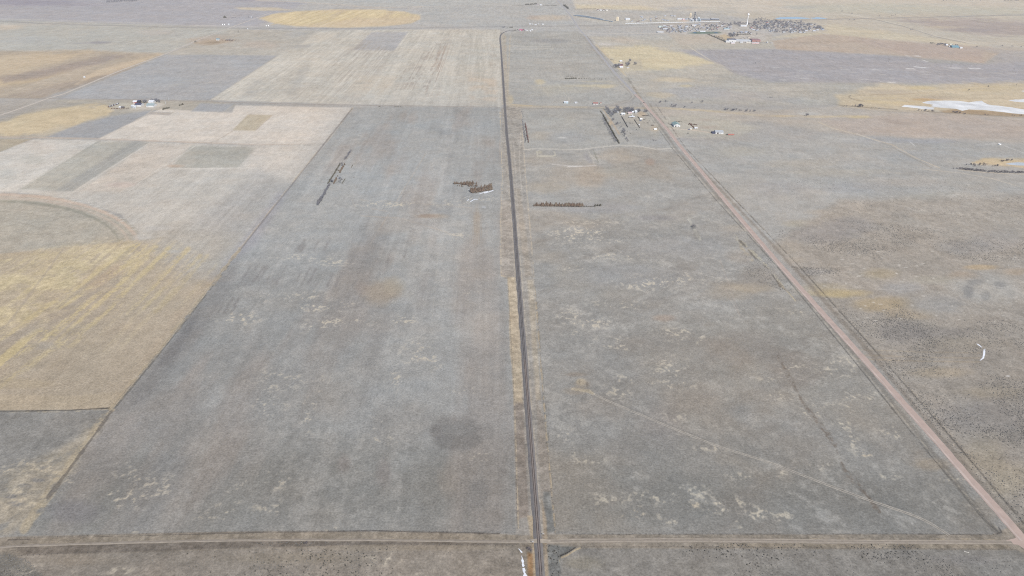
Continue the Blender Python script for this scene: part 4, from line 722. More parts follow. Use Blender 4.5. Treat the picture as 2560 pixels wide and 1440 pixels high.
# railway: ballast bank, ties, two rails
RAIL = [(1278, 75.6), (1271, 77), (1262, 80), (1254, 85), (1250.5, 95), (1252, 115), (1256.5, 175), (1262.5, 267), (1268, 340), (1276, 420), (1285.5, 540), (1297, 700), (1312, 900), (1327, 1100), (1342.5, 1300), (1352, 1436), (1364, 1600)]
rt = empty('railway_track', P(1342.5, 1300), 0, 'single railway track on a dark ballast bank running straight up the middle', 'railway track')
org = rt.location.copy()
def rel(c): return [p - org for p in c]
cr = rel(smooth_line(RAIL, 12))
mb = MB(); ribbon(mb, cr, [(-3.0, 0.03), (-1.9, 0.6), (-1.5, 0.66), (1.5, 0.66), (2.0, 0.6), (3.7, 0.03)], 0.5)
mb.build('ballast', mat('dark_ballast', (0.155, 0.143, 0.135), 1.0, 0.16, 0.25, 0.0), rt)
m_rail = mat('rusty_rail', (0.026, 0.02, 0.018), 0.7, 0.2, 1.0, 0.3)
for s in (-0.76, 0.76):
    mb = MB(); ribbon(mb, offset_line(cr, s), [(-0.2, 0.67), (-0.15, 0.89), (0.15, 0.89), (0.2, 0.67)]); mb.build('rail', m_rail, rt)
m_tie = mat('weathered_tie', (0.20, 0.165, 0.145), 0.95, 0.25, 1.2, 0.05)
fine = rel(smooth_line(RAIL[-5:], 0.62)); fine.reverse()
fine = [p for p in fine if 330 < (p + org).y < 900]
tie_me = MB().box((0, 0, 0.64), (2.6, 0.26, 0.16)).mesh('tie', m_tie)
rest = MB()
for i, p in enumerate(fine[:-1]):
    d = fine[i + 1] - p; a = math.atan2(d.y, d.x) - math.pi / 2
    if i >= 20 and i < 120:
        o = mesh_obj('tie', tie_me, rt); o.location = (p.x, p.y, rng.uniform(-0.02, 0.02)); o.rotation_euler = (0, 0, a + rng.uniform(-0.03, 0.03))
    else: rest.box((p.x, p.y, 0.64), (2.6, 0.26, 0.16), a)
tag(rest.build('ties', m_tie, rt), kind='stuff')

# ice and snow
def sheet(name, polys, z, material):
    mb = MB()
    for pg in polys:
        pts = [P(x, y) for x, y in pg]; out = []
        for i, p in enumerate(pts):
            q = pts[(i + 1) % len(pts)]; n = max(1, int((q - p).length / 14))
            for j in range(n):
                r = p.lerp(q, j / n); k = min(6.0, (q - p).length * 0.06); out.append((r.x + rng.uniform(-k, k), r.y + rng.uniform(-k, k), z))
        mb.add(out, [tuple(range(len(out)))])
    me = mb.mesh(name, material)
    for p in me.polygons:
        if p.normal.z < 0: p.flip()
    return tag(mesh_obj(name, me), kind='structure')
m_ice = mat('lake_ice', (0.57, 0.56, 0.535), 0.75, 0.25, 0.02, 0.3)
m_snow = mat('old_snow', (0.60, 0.61, 0.63), 0.9, 0.22, 0.25, 0.1)
sheet('ice', [[(2302, 256.6), (2326, 252.5), (2360, 251.5), (2396, 252), (2423, 256), (2437, 253.5), (2454, 252), (2460, 256.5), (2468, 261), (2513, 266.5), (2560, 273), (2660, 288), (2700, 300), (2620, 291), (2560, 286), (2531, 283), (2486, 278), (2459, 274.6), (2422, 273.7), (2405, 277), (2389, 272), (2339, 268), (2326, 265.5), (2335, 262)],
              [(2253, 266.5), (2262, 262.5), (2289, 264.5), (2320, 266.5), (2336, 269), (2333, 274), (2308, 273), (2289, 270)],
              [(2519, 250), (2560, 247.5), (2660, 248), (2660, 259), (2580, 257.5), (2535, 254)], [(2552, 227), (2600, 225.5), (2600, 229), (2560, 229)]], 0.05, m_ice)
sheet('ice', [[(2512, 410), (2530, 407.5), (2600, 406), (2640, 413), (2560, 414), (2535, 413)]], 0.05, mat('grey_ice', (0.42, 0.44, 0.45), 0.4, 0.1, 0.02, 0.3))
sheet('water', [[(1938, 46), (1950, 43), (1990, 42.3), (2020, 44.6), (2026, 46.5), (1990, 48), (1945, 48)], [(2024, 45.2), (2044, 42.8), (2058, 44.5), (2070, 46.5), (2046, 47.6), (2034, 47)]], 0.05, mat('blue_lagoon', (0.10, 0.16, 0.26), 0.15, 0.1, 0.01, 0.5))
sheet('snow', [[(1295, 1371), (1298, 1372), (1303, 1377), (1307, 1381), (1303, 1382), (1299, 1376)], [(1303.5, 1388), (1306, 1393), (1308, 1399), (1310, 1403), (1309, 1408), (1311.5, 1414), (1310, 1417), (1307, 1418), (1304.5, 1412), (1305.5, 1408), (1303, 1402), (1304, 1396)], [(1306, 1421), (1311, 1419), (1314, 1426), (1312.5, 1430), (1317, 1440), (1324, 1500), (1312, 1500), (1308, 1440), (1310, 1434), (1306.5, 1428)],
               [(2459, 873), (2464, 872), (2463, 884), (2460, 896), (2452, 901), (2448, 901), (2457, 893)],
               [(2440, 859), (2446, 860), (2456, 868), (2452, 868)]], 0.05, m_snow)
sheet('snow', [[(1196, 484.6), (1207.5, 481.2), (1208, 482.6), (1197, 486)], [(1208, 480.2), (1220.5, 477.8), (1222.5, 480.6), (1211, 483.5)], [(1222, 478.6), (1233, 475.2), (1233.5, 476.8), (1223, 480.4)],
               [(1175.5, 503.5), (1187, 497), (1194.5, 497.6), (1194.5, 498.8), (1187.5, 498.6), (1177, 504.5)], [(1171, 474), (1182, 474), (1182, 475.6), (1172, 475.6)], [(1168, 502), (1171, 498), (1172, 498), (1170, 502)], [(1204, 517), (1214, 517.2), (1214, 518.4), (1204, 518)]], 0.05, m_snow)
# ------------------------------------------------------------------ trees and shrubs
m_cedar = mat('winter_cedar', (0.20, 0.142, 0.105), 0.95, 0.35, 0.9, 0.05, perobj=0.25, tint=(0.14, 0.112, 0.082))
m_green = mat('dark_cedar', (0.115, 0.105, 0.08), 0.95, 0.3, 0.9, 0.05, perobj=0.2)
m_red = mat('russet_cedar', (0.17, 0.10, 0.085), 0.95, 0.3, 0.9, 0.05, perobj=0.2)
m_twig = mat('bare_twigs', (0.235, 0.222, 0.228), 0.95, 0.3, 0.7, 0.05, perobj=0.25, tint=(0.165, 0.168, 0.19))
m_bark = mat('grey_bark', (0.17, 0.155, 0.145), 0.95, 0.25, 1.5, 0.05)
m_sage = mat('dark_sage', (0.09, 0.085, 0.072), 0.95, 0.3, 1.5, 0.05, perobj=0.3)
m_willow = mat('purple_willow', (0.15, 0.132, 0.142), 0.95, 0.3, 0.7, 0.05, perobj=0.25)

def leaf(mb, p, s, r):
    d = Vector((r.gauss(0, 1), r.gauss(0, 1), r.gauss(0, 0.8))).normalized(); e = d.cross(Vector((r.gauss(0, 1), r.gauss(0, 1), r.gauss(0, 1)))).normalized()
    a = d * s; b = e * s * r.uniform(0.35, 0.7); mb.add([p - a, p + b, p + a, p - b], [(0, 1, 2, 3)])
def conifer_meshes(seed):
    """unit-height juniper: ragged cone of leaf sprays over a short trunk"""
    r = random.Random(seed); mb = MB(); w = r.uniform(0.29, 0.39); sk = r.uniform(-0.05, 0.05)
    n = 9; vs = []; fs = []
    prof = [(0.10, 0.55), (0.2, 0.95), (0.38, 0.9), (0.58, 0.66), (0.78, 0.36), (0.93, 0.12)]
    for z, q in prof:
        for i in range(n):
            a = 2 * math.pi * i / n; rr = w * q * r.uniform(0.62, 1.0); vs.append((rr * math.cos(a) + sk * z, rr * math.sin(a), z + r.uniform(-0.03, 0.03)))
    for k in range(len(prof) - 1):
        for i in range(n): j = (i + 1) % n; fs.append((k * n + i, k * n + j, (k + 1) * n + j, (k + 1) * n + i))
    fs.append(tuple(range((len(prof) - 1) * n, len(prof) * n))); mb.add(vs, fs)
    for i in range(150):
        z = r.uniform(0.08, 1.0) ** 1.15; q = np.interp(z, [0, 0.15, 0.3, 0.6, 0.85, 1.0], [0.7, 1, 1, 0.68, 0.28, 0.03]); a = r.uniform(0, 6.28); rr = w * q * r.uniform(0.75, 1.15)
        leaf(mb, Vector((rr * math.cos(a) + sk * z, rr * math.sin(a), z)), r.uniform(0.03, 0.075), r)
    t = MB().cyl((0, 0, 0), 0.035, 0.16, 6, 0.025)
    return mb, t
def bare_meshes(seed, spread=0.42, low=0.22, n=170):
    """unit-height leafless tree: trunk, limbs and a loose cloud of twigs"""
    r = random.Random(seed); t = MB(); t.beam((0, 0, 0), (r.uniform(-.03, .03), r.uniform(-.03, .03), 0.42), 0.035, 5, 0.02)
    tips = []
    for i in range(r.randint(5, 7)):
        a = r.uniform(0, 6.28); z0 = r.uniform(0.2, 0.42); L = r.uniform(0.3, 0.5); e = r.uniform(0.5, 1.2)
        q = Vector((math.cos(a) * math.cos(e) * L, math.sin(a) * math.cos(e) * L, z0 + math.sin(e) * L)); t.beam((0, 0, z0), q, 0.02, 4, 0.006); tips.append(q)
    mb = MB()
    for i in range(n):
        if r.random() < 0.6:
            c = tips[r.randrange(len(tips))]; p = c + Vector((r.gauss(0, 0.1), r.gauss(0, 0.1), r.gauss(0, 0.09)))
        else:
            a = r.uniform(0, 6.28); rr = spread * math.sqrt(r.random()); z = low + (0.98 - low) * r.random() ** 0.8; k = math.sin(math.pi * min(1, max(0.05, (z - low * 0.6) / (1.02 - low * 0.6)))) ** 0.6; p = Vector((rr * k * math.cos(a), rr * k * math.sin(a), z))
        d = Vector((p.x, p.y, 0.35 + r.random())).normalized(); L = r.uniform(0.05, 0.13); wv = d.cross(Vector((r.gauss(0, 1), r.gauss(0, 1), r.gauss(0, 1)))).normalized() * r.uniform(0.020, 0.042)
        mb.add([p - wv, p + wv, p + d * L + wv * 0.4, p + d * L - wv * 0.4], [(0, 1, 2, 3)])
    return mb, t
def shrub_meshes(seed):
    r = random.Random(seed); mb = MB()
    n = 7; vs = []; fs = []
    for z, q in ((0.0, 0.5), (0.35, 0.62), (0.7, 0.42), (0.9, 0.12)):
        for i in range(n): a = 2 * math.pi * i / n; rr = q * r.uniform(0.6, 1); vs.append((rr * math.cos(a), rr * math.sin(a), z))
    for k in range(3):
        for i in range(n): j = (i + 1) % n; fs.append((k * n + i, k * n + j, (k + 1) * n + j, (k + 1) * n + i))
    fs.append(tuple(range(3 * n, 4 * n))); mb.add(vs, fs)
    for i in range(60):
        a = r.uniform(0, 6.28); z = r.random(); q = 0.68 * math.sqrt(max(0.02, 1 - z * z)); leaf(mb, Vector((q * math.cos(a), q * math.sin(a), z)), r.uniform(0.06, 0.15), r)
    return mb, None
SPECIES = {}
def species(kind):
    if kind in SPECIES: return SPECIES[kind]
    mk = {'cedar': (conifer_meshes, m_cedar), 'dark_cedar': (conifer_meshes, m_green), 'russet_cedar': (conifer_meshes, m_red), 'bare': (bare_meshes, m_twig), 'willow': (lambda s: bare_meshes(s, 0.5, 0.05, 200), m_willow), 'shrub': (shrub_meshes, m_sage)}[kind]
    out = []
    for i in range(5 if kind != 'shrub' else 4):
        c, t = mk[0](100 + i + 13 * len(kind)); out.append((c, c.mesh('crown', mk[1]), t.mesh('trunk', m_bark) if t else None, mk[1]))
    SPECIES[kind] = out; return out
NAME = {'cedar': ('cedar_tree', 'cedar'), 'dark_cedar': ('cedar_tree', 'cedar'), 'russet_cedar': ('cedar_tree', 'cedar'), 'bare': ('bare_tree', 'tree'), 'willow': ('willow_bush', 'bush'), 'shrub': ('shrub', 'shrub')}
FAM = {'cedar': 'cedar', 'dark_cedar': 'cedar', 'russet_cedar': 'cedar', 'bare': 'bare', 'willow': 'willow', 'shrub': 'shrub'}
PLANTS = []
def plant(kind, x, y, h, label, group): PLANTS.append((kind, P(x, y), h, label, group))
def row(kind, a, b, n, h, label, group, jx=0.8, jy=0.5, hj=0.25, skip=0.0):
    for i in range(n):
        t = (i + 0.5) / n
        if rng.random() < skip: continue
        plant(kind, a[0] + (b[0] - a[0]) * t + rng.uniform(-jx, jx), a[1] + (b[1] - a[1]) * t + rng.uniform(-jy, jy), h * rng.uniform(1 - hj, 1 + hj), label, group)
def clump(kind, x0, x1, y0, y1, n, h, label, group, hj=0.3):
    for i in range(n): plant(kind, rng.uniform(x0, x1), rng.uniform(y0, y1), h * rng.uniform(1 - hj, 1 + hj), label, group)

# cedar clumps beside the railway
g = 'cedars in the loose upper clump'; l = 'brown cedar in the ragged upper clump left of the railway'
row('cedar', (1134, 460.5), (1187, 459.6), 24, 5.0, l, g, 0.6, 0.4, 0.4); row('cedar', (1152, 463), (1185, 463), 9, 4.6, l, g, 1, 0.5, 0.4); row('cedar', (1142, 465.2), (1160, 466.5), 4, 2.4, l, g); row('cedar', (1170, 466), (1193, 466), 7, 4.8, l, g, 1, 0.4, 0.4); row('cedar', (1190, 459.4), (1192, 459.4), 1, 4.6, l, g)
g = 'cedars in the tight clump with snow'; l = 'brown cedar in the tight clump fringed with snow'
row('cedar', (1175, 479), (1229, 466.5), 20, 5.8, l, g, 0.8, 0.5, 0.4); row('cedar', (1177, 481.5), (1231, 470.5), 16, 5.0, l, g, 1, 0.5, 0.4); row('cedar', (1180, 483.4), (1232, 474), 18, 4.6, l, g, 0.9, 0.3, 0.4)
g = 'cedars in the level windbreak'; l = 'tall brown cedar in the level windbreak right of the railway'
row('cedar', (1333, 515.2), (1457, 516.8), 35, 6.2, l, g, 0.9, 0.3, 0.25, 0.03); row('cedar', (1336, 513.6), (1440, 515), 9, 6.4, l, g, 1.5, 0.3, 0.25)
g = 'small shrubs ending the windbreak'; l = 'small dark bush in the dotted end of the windbreak'
row('dark_cedar', (1459, 516.8), (1482, 517.4), 9, 2.4, l, g, 0.5, 0.2); clump('dark_cedar', 1484, 1490, 514, 517.5, 5, 3.0, l, g); clump('dark_cedar', 1491, 1502, 514, 515.6, 7, 3.4, l, g)
# shelterbelt in the left pasture
g = 'bare trees in the slanting shelterbelt'; l = 'grey bare tree in the slanting shelterbelt of the left pasture'
row('bare', (878, 378), (863, 400), 14, 4.6, l, g, 0.8); row('bare', (825, 463.5), (811, 486), 18, 5.0, l, g, 0.9); row('bare', (812, 486), (795, 514), 20, 5.2, l, g, 1.0); row('bare', (806, 492), (792, 511), 8, 4.0, l, g, 1.0); clump('bare', 826, 833, 452, 459, 6, 4.2, l, g); clump('bare', 848, 855, 448, 458, 7, 4.0, l, g); clump('bare', 853, 858, 409, 415, 4, 3.6, l, g)
g = 'bushes in the straight hedge'; l = 'brown bush in the straight hedge of the left shelterbelt'
row('dark_cedar', (851, 410), (820, 460), 38, 3.4, l, g, 0.5, 0.5)
g = 'cedars inside the shelterbelt'; l = 'dark brown cedar standing inside the left shelterbelt'
row('cedar', (857, 421), (849, 433), 10, 4.4, l, g, 0.8); row('cedar', (842, 447), (834, 460), 10, 4.4, l, g, 0.6); clump('cedar', 860, 863, 411, 414, 3, 4, l, g); clump('cedar', 857, 860, 416, 419, 2, 3.6, l, g); clump('cedar', 843, 848, 427, 431, 3, 3, l, g); plant('cedar', 844.5, 441, 3, l, g)
g = 'low bushes right of the shelterbelt'; l = 'low dark bush in a thin row right of the left shelterbelt'
row('dark_cedar', (863, 447), (855, 460), 9, 2.0, l, g, 0.3, 0.3); row('dark_cedar', (882.5, 412), (877.5, 421), 7, 1.8, l, g, 0.3, 0.3); plant('dark_cedar', 885, 445, 2.4, l, g)
# windbreaks of the block north of the long track
g = 'russet cedars by the railway fence'; l = 'russet cedar in the short row by the railway fence'
row('russet_cedar', (1313, 309), (1321.5, 357.5), 32, 4.2, l, g, 0.5, 0.6)
g = 'bare bushes beside the russet cedars'; l = 'thin grey bush left of the russet cedar row'
row('bare', (1305, 300), (1315, 357), 32, 4.0, l, g, 1.2, 1.0); row('bare', (1303, 279), (1310, 293), 5, 2.6, l, g, 1.0)
g = 'dark cedars in the slanting row'; l = 'dark cedar in the dense slanting row near the farmstead'
row('dark_cedar', (1508, 289.5), (1548, 360), 58, 4.4, l, g, 0.4, 0.6); row('dark_cedar', (1500, 277), (1507.5, 288), 7, 3.0, l, g, 0.3)
g = 'bare trees left of the dark cedars'; l = 'grey bushy tree left of the dense dark cedar row'
row('bare', (1506, 298), (1540, 357), 28, 5.0, l, g, 1.0, 0.8)
# the farmstead inside the bend
g = 'bare trees around the roadside farmstead'; l = 'bare grey tree around the farmstead beside the gravel road'
row('bare', (1515, 273), (1531, 293), 12, 8.5, l, g, 1.0); clump('bare', 1533, 1540, 281, 286, 5, 9, l, g); clump('bare', 1541, 1551, 272, 282, 7, 9, l, g); clump('bare', 1560, 1582, 275, 283, 22, 9, l, g); clump('bare', 1593, 1599, 279, 282, 5, 9, l, g); clump('bare', 1608, 1619, 279, 282, 8, 5, l, g)
g = 'bare trees south of the farmstead'; l = 'low bare tree straggling below the roadside farmstead pens'
clump('bare', 1530, 1537, 299, 302, 3, 5, l, g); clump('bare', 1540, 1550, 308, 313, 6, 4.5, l, g); clump('bare', 1555, 1564, 327, 333, 5, 6.5, l, g); clump('bare', 1557, 1564, 338, 343, 3, 6, l, g); row('bare', (1564, 346), (1571, 355), 6, 4, l, g); clump('bare', 1631, 1641, 350, 356, 5, 3.0, l, g); clump('bare', 1549, 1553, 318, 322, 2, 4, l, g)
# west farmstead
g = 'bare trees behind the west farmstead'; l = 'bare tree behind the white roofed sheds of the west farmstead'
clump('bare', 357, 370, 256, 258.5, 7, 7, l, g); clump('bare', 376, 400, 253.5, 257, 18, 7.5, l, g)
g = 'cedars on the west farmstead track loop'; l = 'dark cedar inside the track loop beside the west farmstead'
row('dark_cedar', (406, 275), (424, 270), 12, 4.4, l, g, 0.8, 0.5); row('dark_cedar', (447, 265), (458, 261.5), 9, 4.0, l, g, 0.8, 0.5)
# mid farm by the north road
g = 'trees of the north road farm'; l = 'grey bare tree at the small farm right of the north road'
clump('bare', 1534, 1548, 165, 169.5, 9, 11, l, g); clump('bare', 1562, 1574, 163, 167, 6, 10, l, g); clump('bare', 1585, 1591, 158, 163, 4, 8, l, g); clump('bare', 1571, 1580, 153, 155, 3, 8, l, g); row('dark_cedar', (1526, 149), (1535, 151), 6, 2.6, l.replace('grey bare tree', 'low dark bush'), 'low bushes of the north road farm', 0.4, 0.2)
# creek
g = 'creek trees'; l = 'small bare tree along the dry creek right of the gravel road'
for x0, x1, y0, y1, n, h in ((1647, 1653, 256, 259, 4, 5.5), (1663, 1667, 254, 256.5, 3, 5), (1676, 1690, 265.5, 268.5, 9, 5.5), (1710, 1714, 268, 270, 3, 4.5), (1728, 1733, 256.5, 259, 3, 4.5), (1752, 1758, 254, 257.5, 4, 5), (1735, 1739, 268.5, 270, 2, 3), (1810, 1822, 274, 276.5, 7, 5), (1828, 1842, 275, 277.5, 8, 5), (1846, 1853, 276.5, 278.5, 4, 4.5), (1857, 1870, 277, 280, 6, 5), (1874, 1887, 278, 280.5, 6, 5), (2015, 2024, 288, 291, 5, 6)): clump('bare', x0, x1, y0, y1, n, h, l, g)
g = 'lake shore bushes'; l = 'grey bush along the shore bank of the white frozen lake'
for x0, x1, y0, y1, n, h in ((2145, 2156, 265.5, 268, 8, 6), (2130, 2140, 265, 268, 3, 4), (2105, 2125, 265, 268, 4, 3), (2175, 2200, 270.5, 273, 4, 3), (2294, 2315, 276.5, 278.5, 7, 4), (2318, 2336, 277.5, 280, 6, 4), (2377, 2402, 281, 284.5, 9, 4.5), (2405, 2425, 283, 286, 4, 3), (2456, 2474, 287, 289, 3, 3), (2530, 2560, 289, 293, 4, 4), (2120, 2126, 239, 242, 2, 3), (2420, 2430, 225, 227, 2, 4), (2468, 2473, 216.5, 218, 2, 5)): clump('willow', x0, x1, y0, y1, n, h, l, g)
g = 'willows along the small pond'; l = 'purple grey willow bush in the thick hedge along the small pond'
row('willow', (2383, 422), (2450, 428), 16, 3.4, l, g, 2.5, 1.0); row('willow', (2398, 423), (2470, 430.5), 22, 4.2, l, g, 2, 1.0); row('willow', (2470, 430.5), (2580, 434), 32, 4.6, l, g, 2, 1.2)
l2 = 'loose grey bush in the yellow grass behind the small pond hedge'; g2 = 'bushes in the small pond grass'
for x0, x1, y0, y1, n in ((2415, 2438, 412, 416.5, 9), (2446, 2472, 410, 414.5, 10), (2480, 2494, 412, 416.5, 6), (2495, 2509, 402, 406, 5), (2513, 2521, 401, 404, 4), (2524, 2531, 401, 403, 2)): clump('willow', x0, x1, y0, y1, n, 3.4, l2, g2)
# odd ones in the open
l = 'grey thorny bush growing by the ballast at the lane crossing'
plant('willow', 1323, 1376, 3.2, l, None); plant('willow', 1327, 1378.5, 2.4, 'low dark bush at the foot of the ballast below the crossing', None)
plant('willow', 768, 1360, 2.6, 'twiggy bush on the lane verge left of the railway', None); plant('willow', 762, 1361, 2.0, 'lower twiggy bush crowding the verge bush left of the railway', None)
plant('willow', 1733, 568, 4.2, 'dark bush on the spoil hook in the right pasture', None)
row('dark_cedar', (1401, 160), (1452, 160.5), 12, 2.4, 'tiny dark bush in the upper dotted row left of the north road', 'upper dotted bushes', 2, 0.3, skip=0.1)
row('dark_cedar', (1413, 197.6), (1442, 196.8), 20, 4.2, 'dark cedar in the short rows left of the north road bend', 'short cedar rows', 0.6, 0.3); row('dark_cedar', (1442, 196.8), (1515, 198.4), 14, 2.6, 'dark cedar in the short rows left of the north road bend', 'short cedar rows', 2, 0.4); row('dark_cedar', (1414, 188), (1462, 188.5), 10, 1.8, 'dark cedar in the short rows left of the north road bend', 'short cedar rows', 2, 0.3); row('dark_cedar', (1414, 192), (1432, 192), 6, 1.8, 'dark cedar in the short rows left of the north road bend', 'short cedar rows', 1, 0.3)
row('dark_cedar', (945, 267.2), (951, 267.4), 3, 2.4, 'low dark bush on the field road verge left of the railway', 'verge bushes on the field road', 0.5, 0.2); row('dark_cedar', (985, 267.6), (1007, 268.2), 8, 2.6, 'low dark bush on the field road verge left of the railway', 'verge bushes on the field road', 0.8, 0.2)
for x, y in ((1289, 357.5), (1290, 363), (1306, 385), (1292.5, 395)): plant('dark_cedar', x, y, 1.7, 'small round bush beside the railway near the long track', 'small bushes by the railway')
row('dark_cedar', (1686, 305), (1704, 304.4), 9, 2.2, 'low bush in the row above the green roofed barn', 'bushes above the green barn', 0.6, 0.2)
clump('bare', 1918, 1936, 243.5, 245.5, 9, 3, 'heaped brush on the plain left of the frozen lake', 'brush heap bushes')
# far farms and the town
def far(kind, x0, x1, y0, y1, n, h, where, group): clump(kind, x0, x1, y0, y1, n, h, where, group)
far('bare', 560, 592, 99.5, 103, 16, 4.5, 'small bush strung out right of the white farm shed in the northwest', 'bushes of the northwest farm'); far('dark_cedar', 487, 492, 104.5, 106, 4, 4.5, 'dark bush beside the west road in the northwest', 'bushes beside the west road')
far('dark_cedar', 557, 566, 43, 45.5, 8, 7, 'blue grey tree in the far clump left of the west road', 'far clump by the west road'); far('bare', 575, 603, 45, 47.5, 9, 5, 'blue grey tree in the far clump left of the west road', 'far clump by the west road'); far('bare', 619, 632, 44, 46, 6, 6, 'blue grey tree in the far clump left of the west road', 'far clump by the west road'); far('dark_cedar', 594, 599, 78, 81, 3, 4, 'dark bush among scraps below the far railway', 'bushes below the far railway')
row('bare', (266, 6.2), (300, 4.6), 22, 9, 'far purple tree in the grove at the top left edge', 'trees of the top left grove', 2, 0.8); row('bare', (300, 4.2), (342, 3.2), 30, 8, 'far purple tree in the grove at the top left edge', 'trees of the top left grove', 1.5, 0.5)
far('bare', 1256, 1262, 69, 71.5, 5, 7, 'bare tree by the railway curve', 'trees by the railway curve'); row('dark_cedar', (1267, 70.5), (1282, 69.4), 7, 5, 'dark bush in the row by the railway curve', 'bushes by the railway curve', 1, 0.3); row('dark_cedar', (1280, 79), (1295, 75), 8, 5, 'dark bush in the row by the railway curve', 'bushes by the railway curve', 1, 0.5); far('bare', 1305, 1322, 77, 79.5, 5, 5, 'bare tree beside the red barn at the railway curve', 'trees by the red barn')
row('dark_cedar', (1312, 13), (1342, 10.6), 18, 8, 'far dark tree along the north farm left of the road', 'trees of the north farm', 1.2, 0.5); row('dark_cedar', (1358, 14), (1393, 14.4), 20, 4.5, 'far hedge bush left of the north road', 'far hedge left of the road', 0.6, 0.2); row('dark_cedar', (1280, 14), (1310, 14.6), 12, 3.5, 'far hedge bush left of the north road', 'far hedge left of the road', 0.8, 0.2)
row('dark_cedar', (1410, 14), (1421, 23), 12, 11, 'blue grey spruce in the clump right of the far road', 'spruces by the far road', 1.2, 0.5); row('dark_cedar', (1436, 23.4), (1490, 22.4), 34, 4, 'far hedge bush right of the north road', 'far hedge right of the road', 0.6, 0.2); far('bare', 1493, 1543, 25, 27, 12, 5, 'far tree around the pale sheds right of the north road', 'trees of the far pale sheds')
far('dark_cedar', 2326, 2337, 107.5, 109.5, 5, 5.5, 'dark tree left end of the southeast farm', 'trees of the east farm'); far('bare', 2342, 2366, 110, 115, 24, 6.5, 'grey tree in the grove left of the east farm sheds', 'grove of the east farm'); far('bare', 2378, 2396, 112.5, 115, 6, 6, 'grey tree in the grove left of the east farm sheds', 'grove of the east farm')
for x, y in ((2104, 30), (2106, 29.5), (2122, 33), (2128, 35), (2131, 35), (2199, 40), (2228, 40), (2232, 40), (2238, 39.6), (2124, 51), (2135, 51), (2280, 75.5), (2276, 76), (2505, 117), (2530, 118.5), (2552, 119), (2441, 119.5), (1888, 160)): plant('bare', x, y, rng.uniform(6, 9), 'lone bare tree on the pale plain right of the town', 'lone trees right of the town')
row('bare', (2510, 3), (2590, 0), 30, 12, 'far dark tree at the top right corner', 'far trees at the top right', 2, 1.2); row('bare', (2350, 2), (2460, 4), 9, 7, 'far dark tree at the top right corner', 'far trees at the top right', 8, 1)
# town trees
TG = 'bare trees of the town'
for x0, x1, y0, y1, n, h, w in ((1648, 1658, 70, 76, 9, 8, 'west end of town'), (1660, 1692, 72, 82, 26, 8, 'west end of town'), (1694, 1722, 66, 81, 16, 8, 'west end of town'), (1724, 1748, 64, 77, 12, 8, 'blocks above the football field'), (1756, 1800, 61, 77, 34, 8.5, 'blocks above the football field'), (1800, 1832, 60, 72, 22, 9, 'blocks above the football field')):
    far('bare', x0, x1, y0, y1, n, h, 'blue grey bare tree among houses in the ' + w, 'town trees in the ' + w)
row('bare', (1833, 58), (1866, 62), 22, 9, 'blue grey tree in the long grove left of the water tower', 'grove by the water tower', 2, 1.4); row('bare', (1834, 60), (1850, 66), 16, 8, 'blue grey tree in the long grove left of the water tower', 'grove by the water tower', 1.5, 0.8)
far('bare', 1868, 1890, 58, 67, 22, 9, 'blue grey tree in the leafless canopy right of the water tower', 'canopy right of the water tower'); far('bare', 1884, 1925, 47.5, 53, 24, 8, 'blue grey tree in the leafless canopy right of the water tower', 'canopy right of the water tower')
def in_poly(x, y, pg):
    c = False
    for k in range(len(pg)):
        x1, y1 = pg[k]; x2, y2 = pg[(k + 1) % len(pg)]
        if (y1 > y) != (y2 > y) and x < (x2 - x1) * (y - y1) / (y2 - y1) + x1: c = not c
    return c
EAST = [(1884, 56), (1930, 52), (1990, 53), (2024, 61), (2050, 68), (2062, 74), (2030, 78), (2010, 81.5), (1945, 83), (1905, 77), (1880, 70)]
k = 0
while k < 290:
    x, y = rng.uniform(1880, 2062), rng.uniform(51, 83)
    if in_poly(x, y, EAST): plant('bare', x, y, rng.uniform(8, 12), 'blue grey tree in the dense canopy over the east of town', 'canopy over the east of town'); k += 1
far('bare', 1822, 1837, 86, 93.5, 18, 11, 'tall dark tree in the round grove above the school', 'round grove above the school'); far('bare', 1838, 1845, 90, 93, 5, 7, 'tall dark tree in the round grove above the school', 'round grove above the school')
row('dark_cedar', (1770, 86.5), (1816, 106), 46, 5.5, 'dark tree in the slanting hedge beside the school field', 'slanting school hedge', 0.7, 0.4); row('bare', (1784, 90), (1812, 101), 12, 7, 'dark tree in the slanting hedge beside the school field', 'slanting school hedge', 1, 0.5)
row('dark_cedar', (1839, 87), (1876, 86.4), 26, 4.5, 'dark bush in the level hedge above the school car park', 'level hedge above the school', 0.6, 0.3); row('bare', (1846, 84.5), (1875, 85), 8, 8, 'dark bush in the level hedge above the school car park', 'level hedge above the school', 2, 0.5); far('bare', 1889, 1894, 84, 89, 4, 6, 'bare tree alone on the pale ground right of the school', 'lone school trees'); row('dark_cedar', (1694, 78), (1704, 83), 7, 4, 'dark bush in the short slanting hedge at the west end of town', 'short slanting hedge', 0.3, 0.2)

# sagebrush: the 300 that show largest stand alone, the rest is ground cover
SAGE = []
def sage(pg, n, s, clumpy=0.35):
    xs = [p[0] for p in pg]; ys = [p[1] for p in pg]; k = t = 0
    while k < n and t < n * 40:
        t += 1; x, y = rng.uniform(min(xs), max(xs)), rng.uniform(min(ys), max(ys))
        if not in_poly(x, y, pg): continue
        p = P(x, y); v = 0.6 * float(vn(np.array([p.x / 48]), np.array([p.y / 48]), 61)[0]) + 0.4 * float(vn(np.array([p.x / 15]), np.array([p.y / 15]), 63)[0])
        if rng.random() > max(0.04, min(1.0, (v - clumpy + 0.06) / 0.35)): continue
        SAGE.append((p, s * rng.uniform(0.55, 1.35), v)); k += 1
sage([(460, 1378), (1010, 1366), (1000, 1450), (760, 1460), (480, 1450)], 606, 0.57, 0.42)
sage([(190, 1390), (470, 1376), (1290, 1372), (1290, 1450), (190, 1450)], 273, 0.47, 0.3)
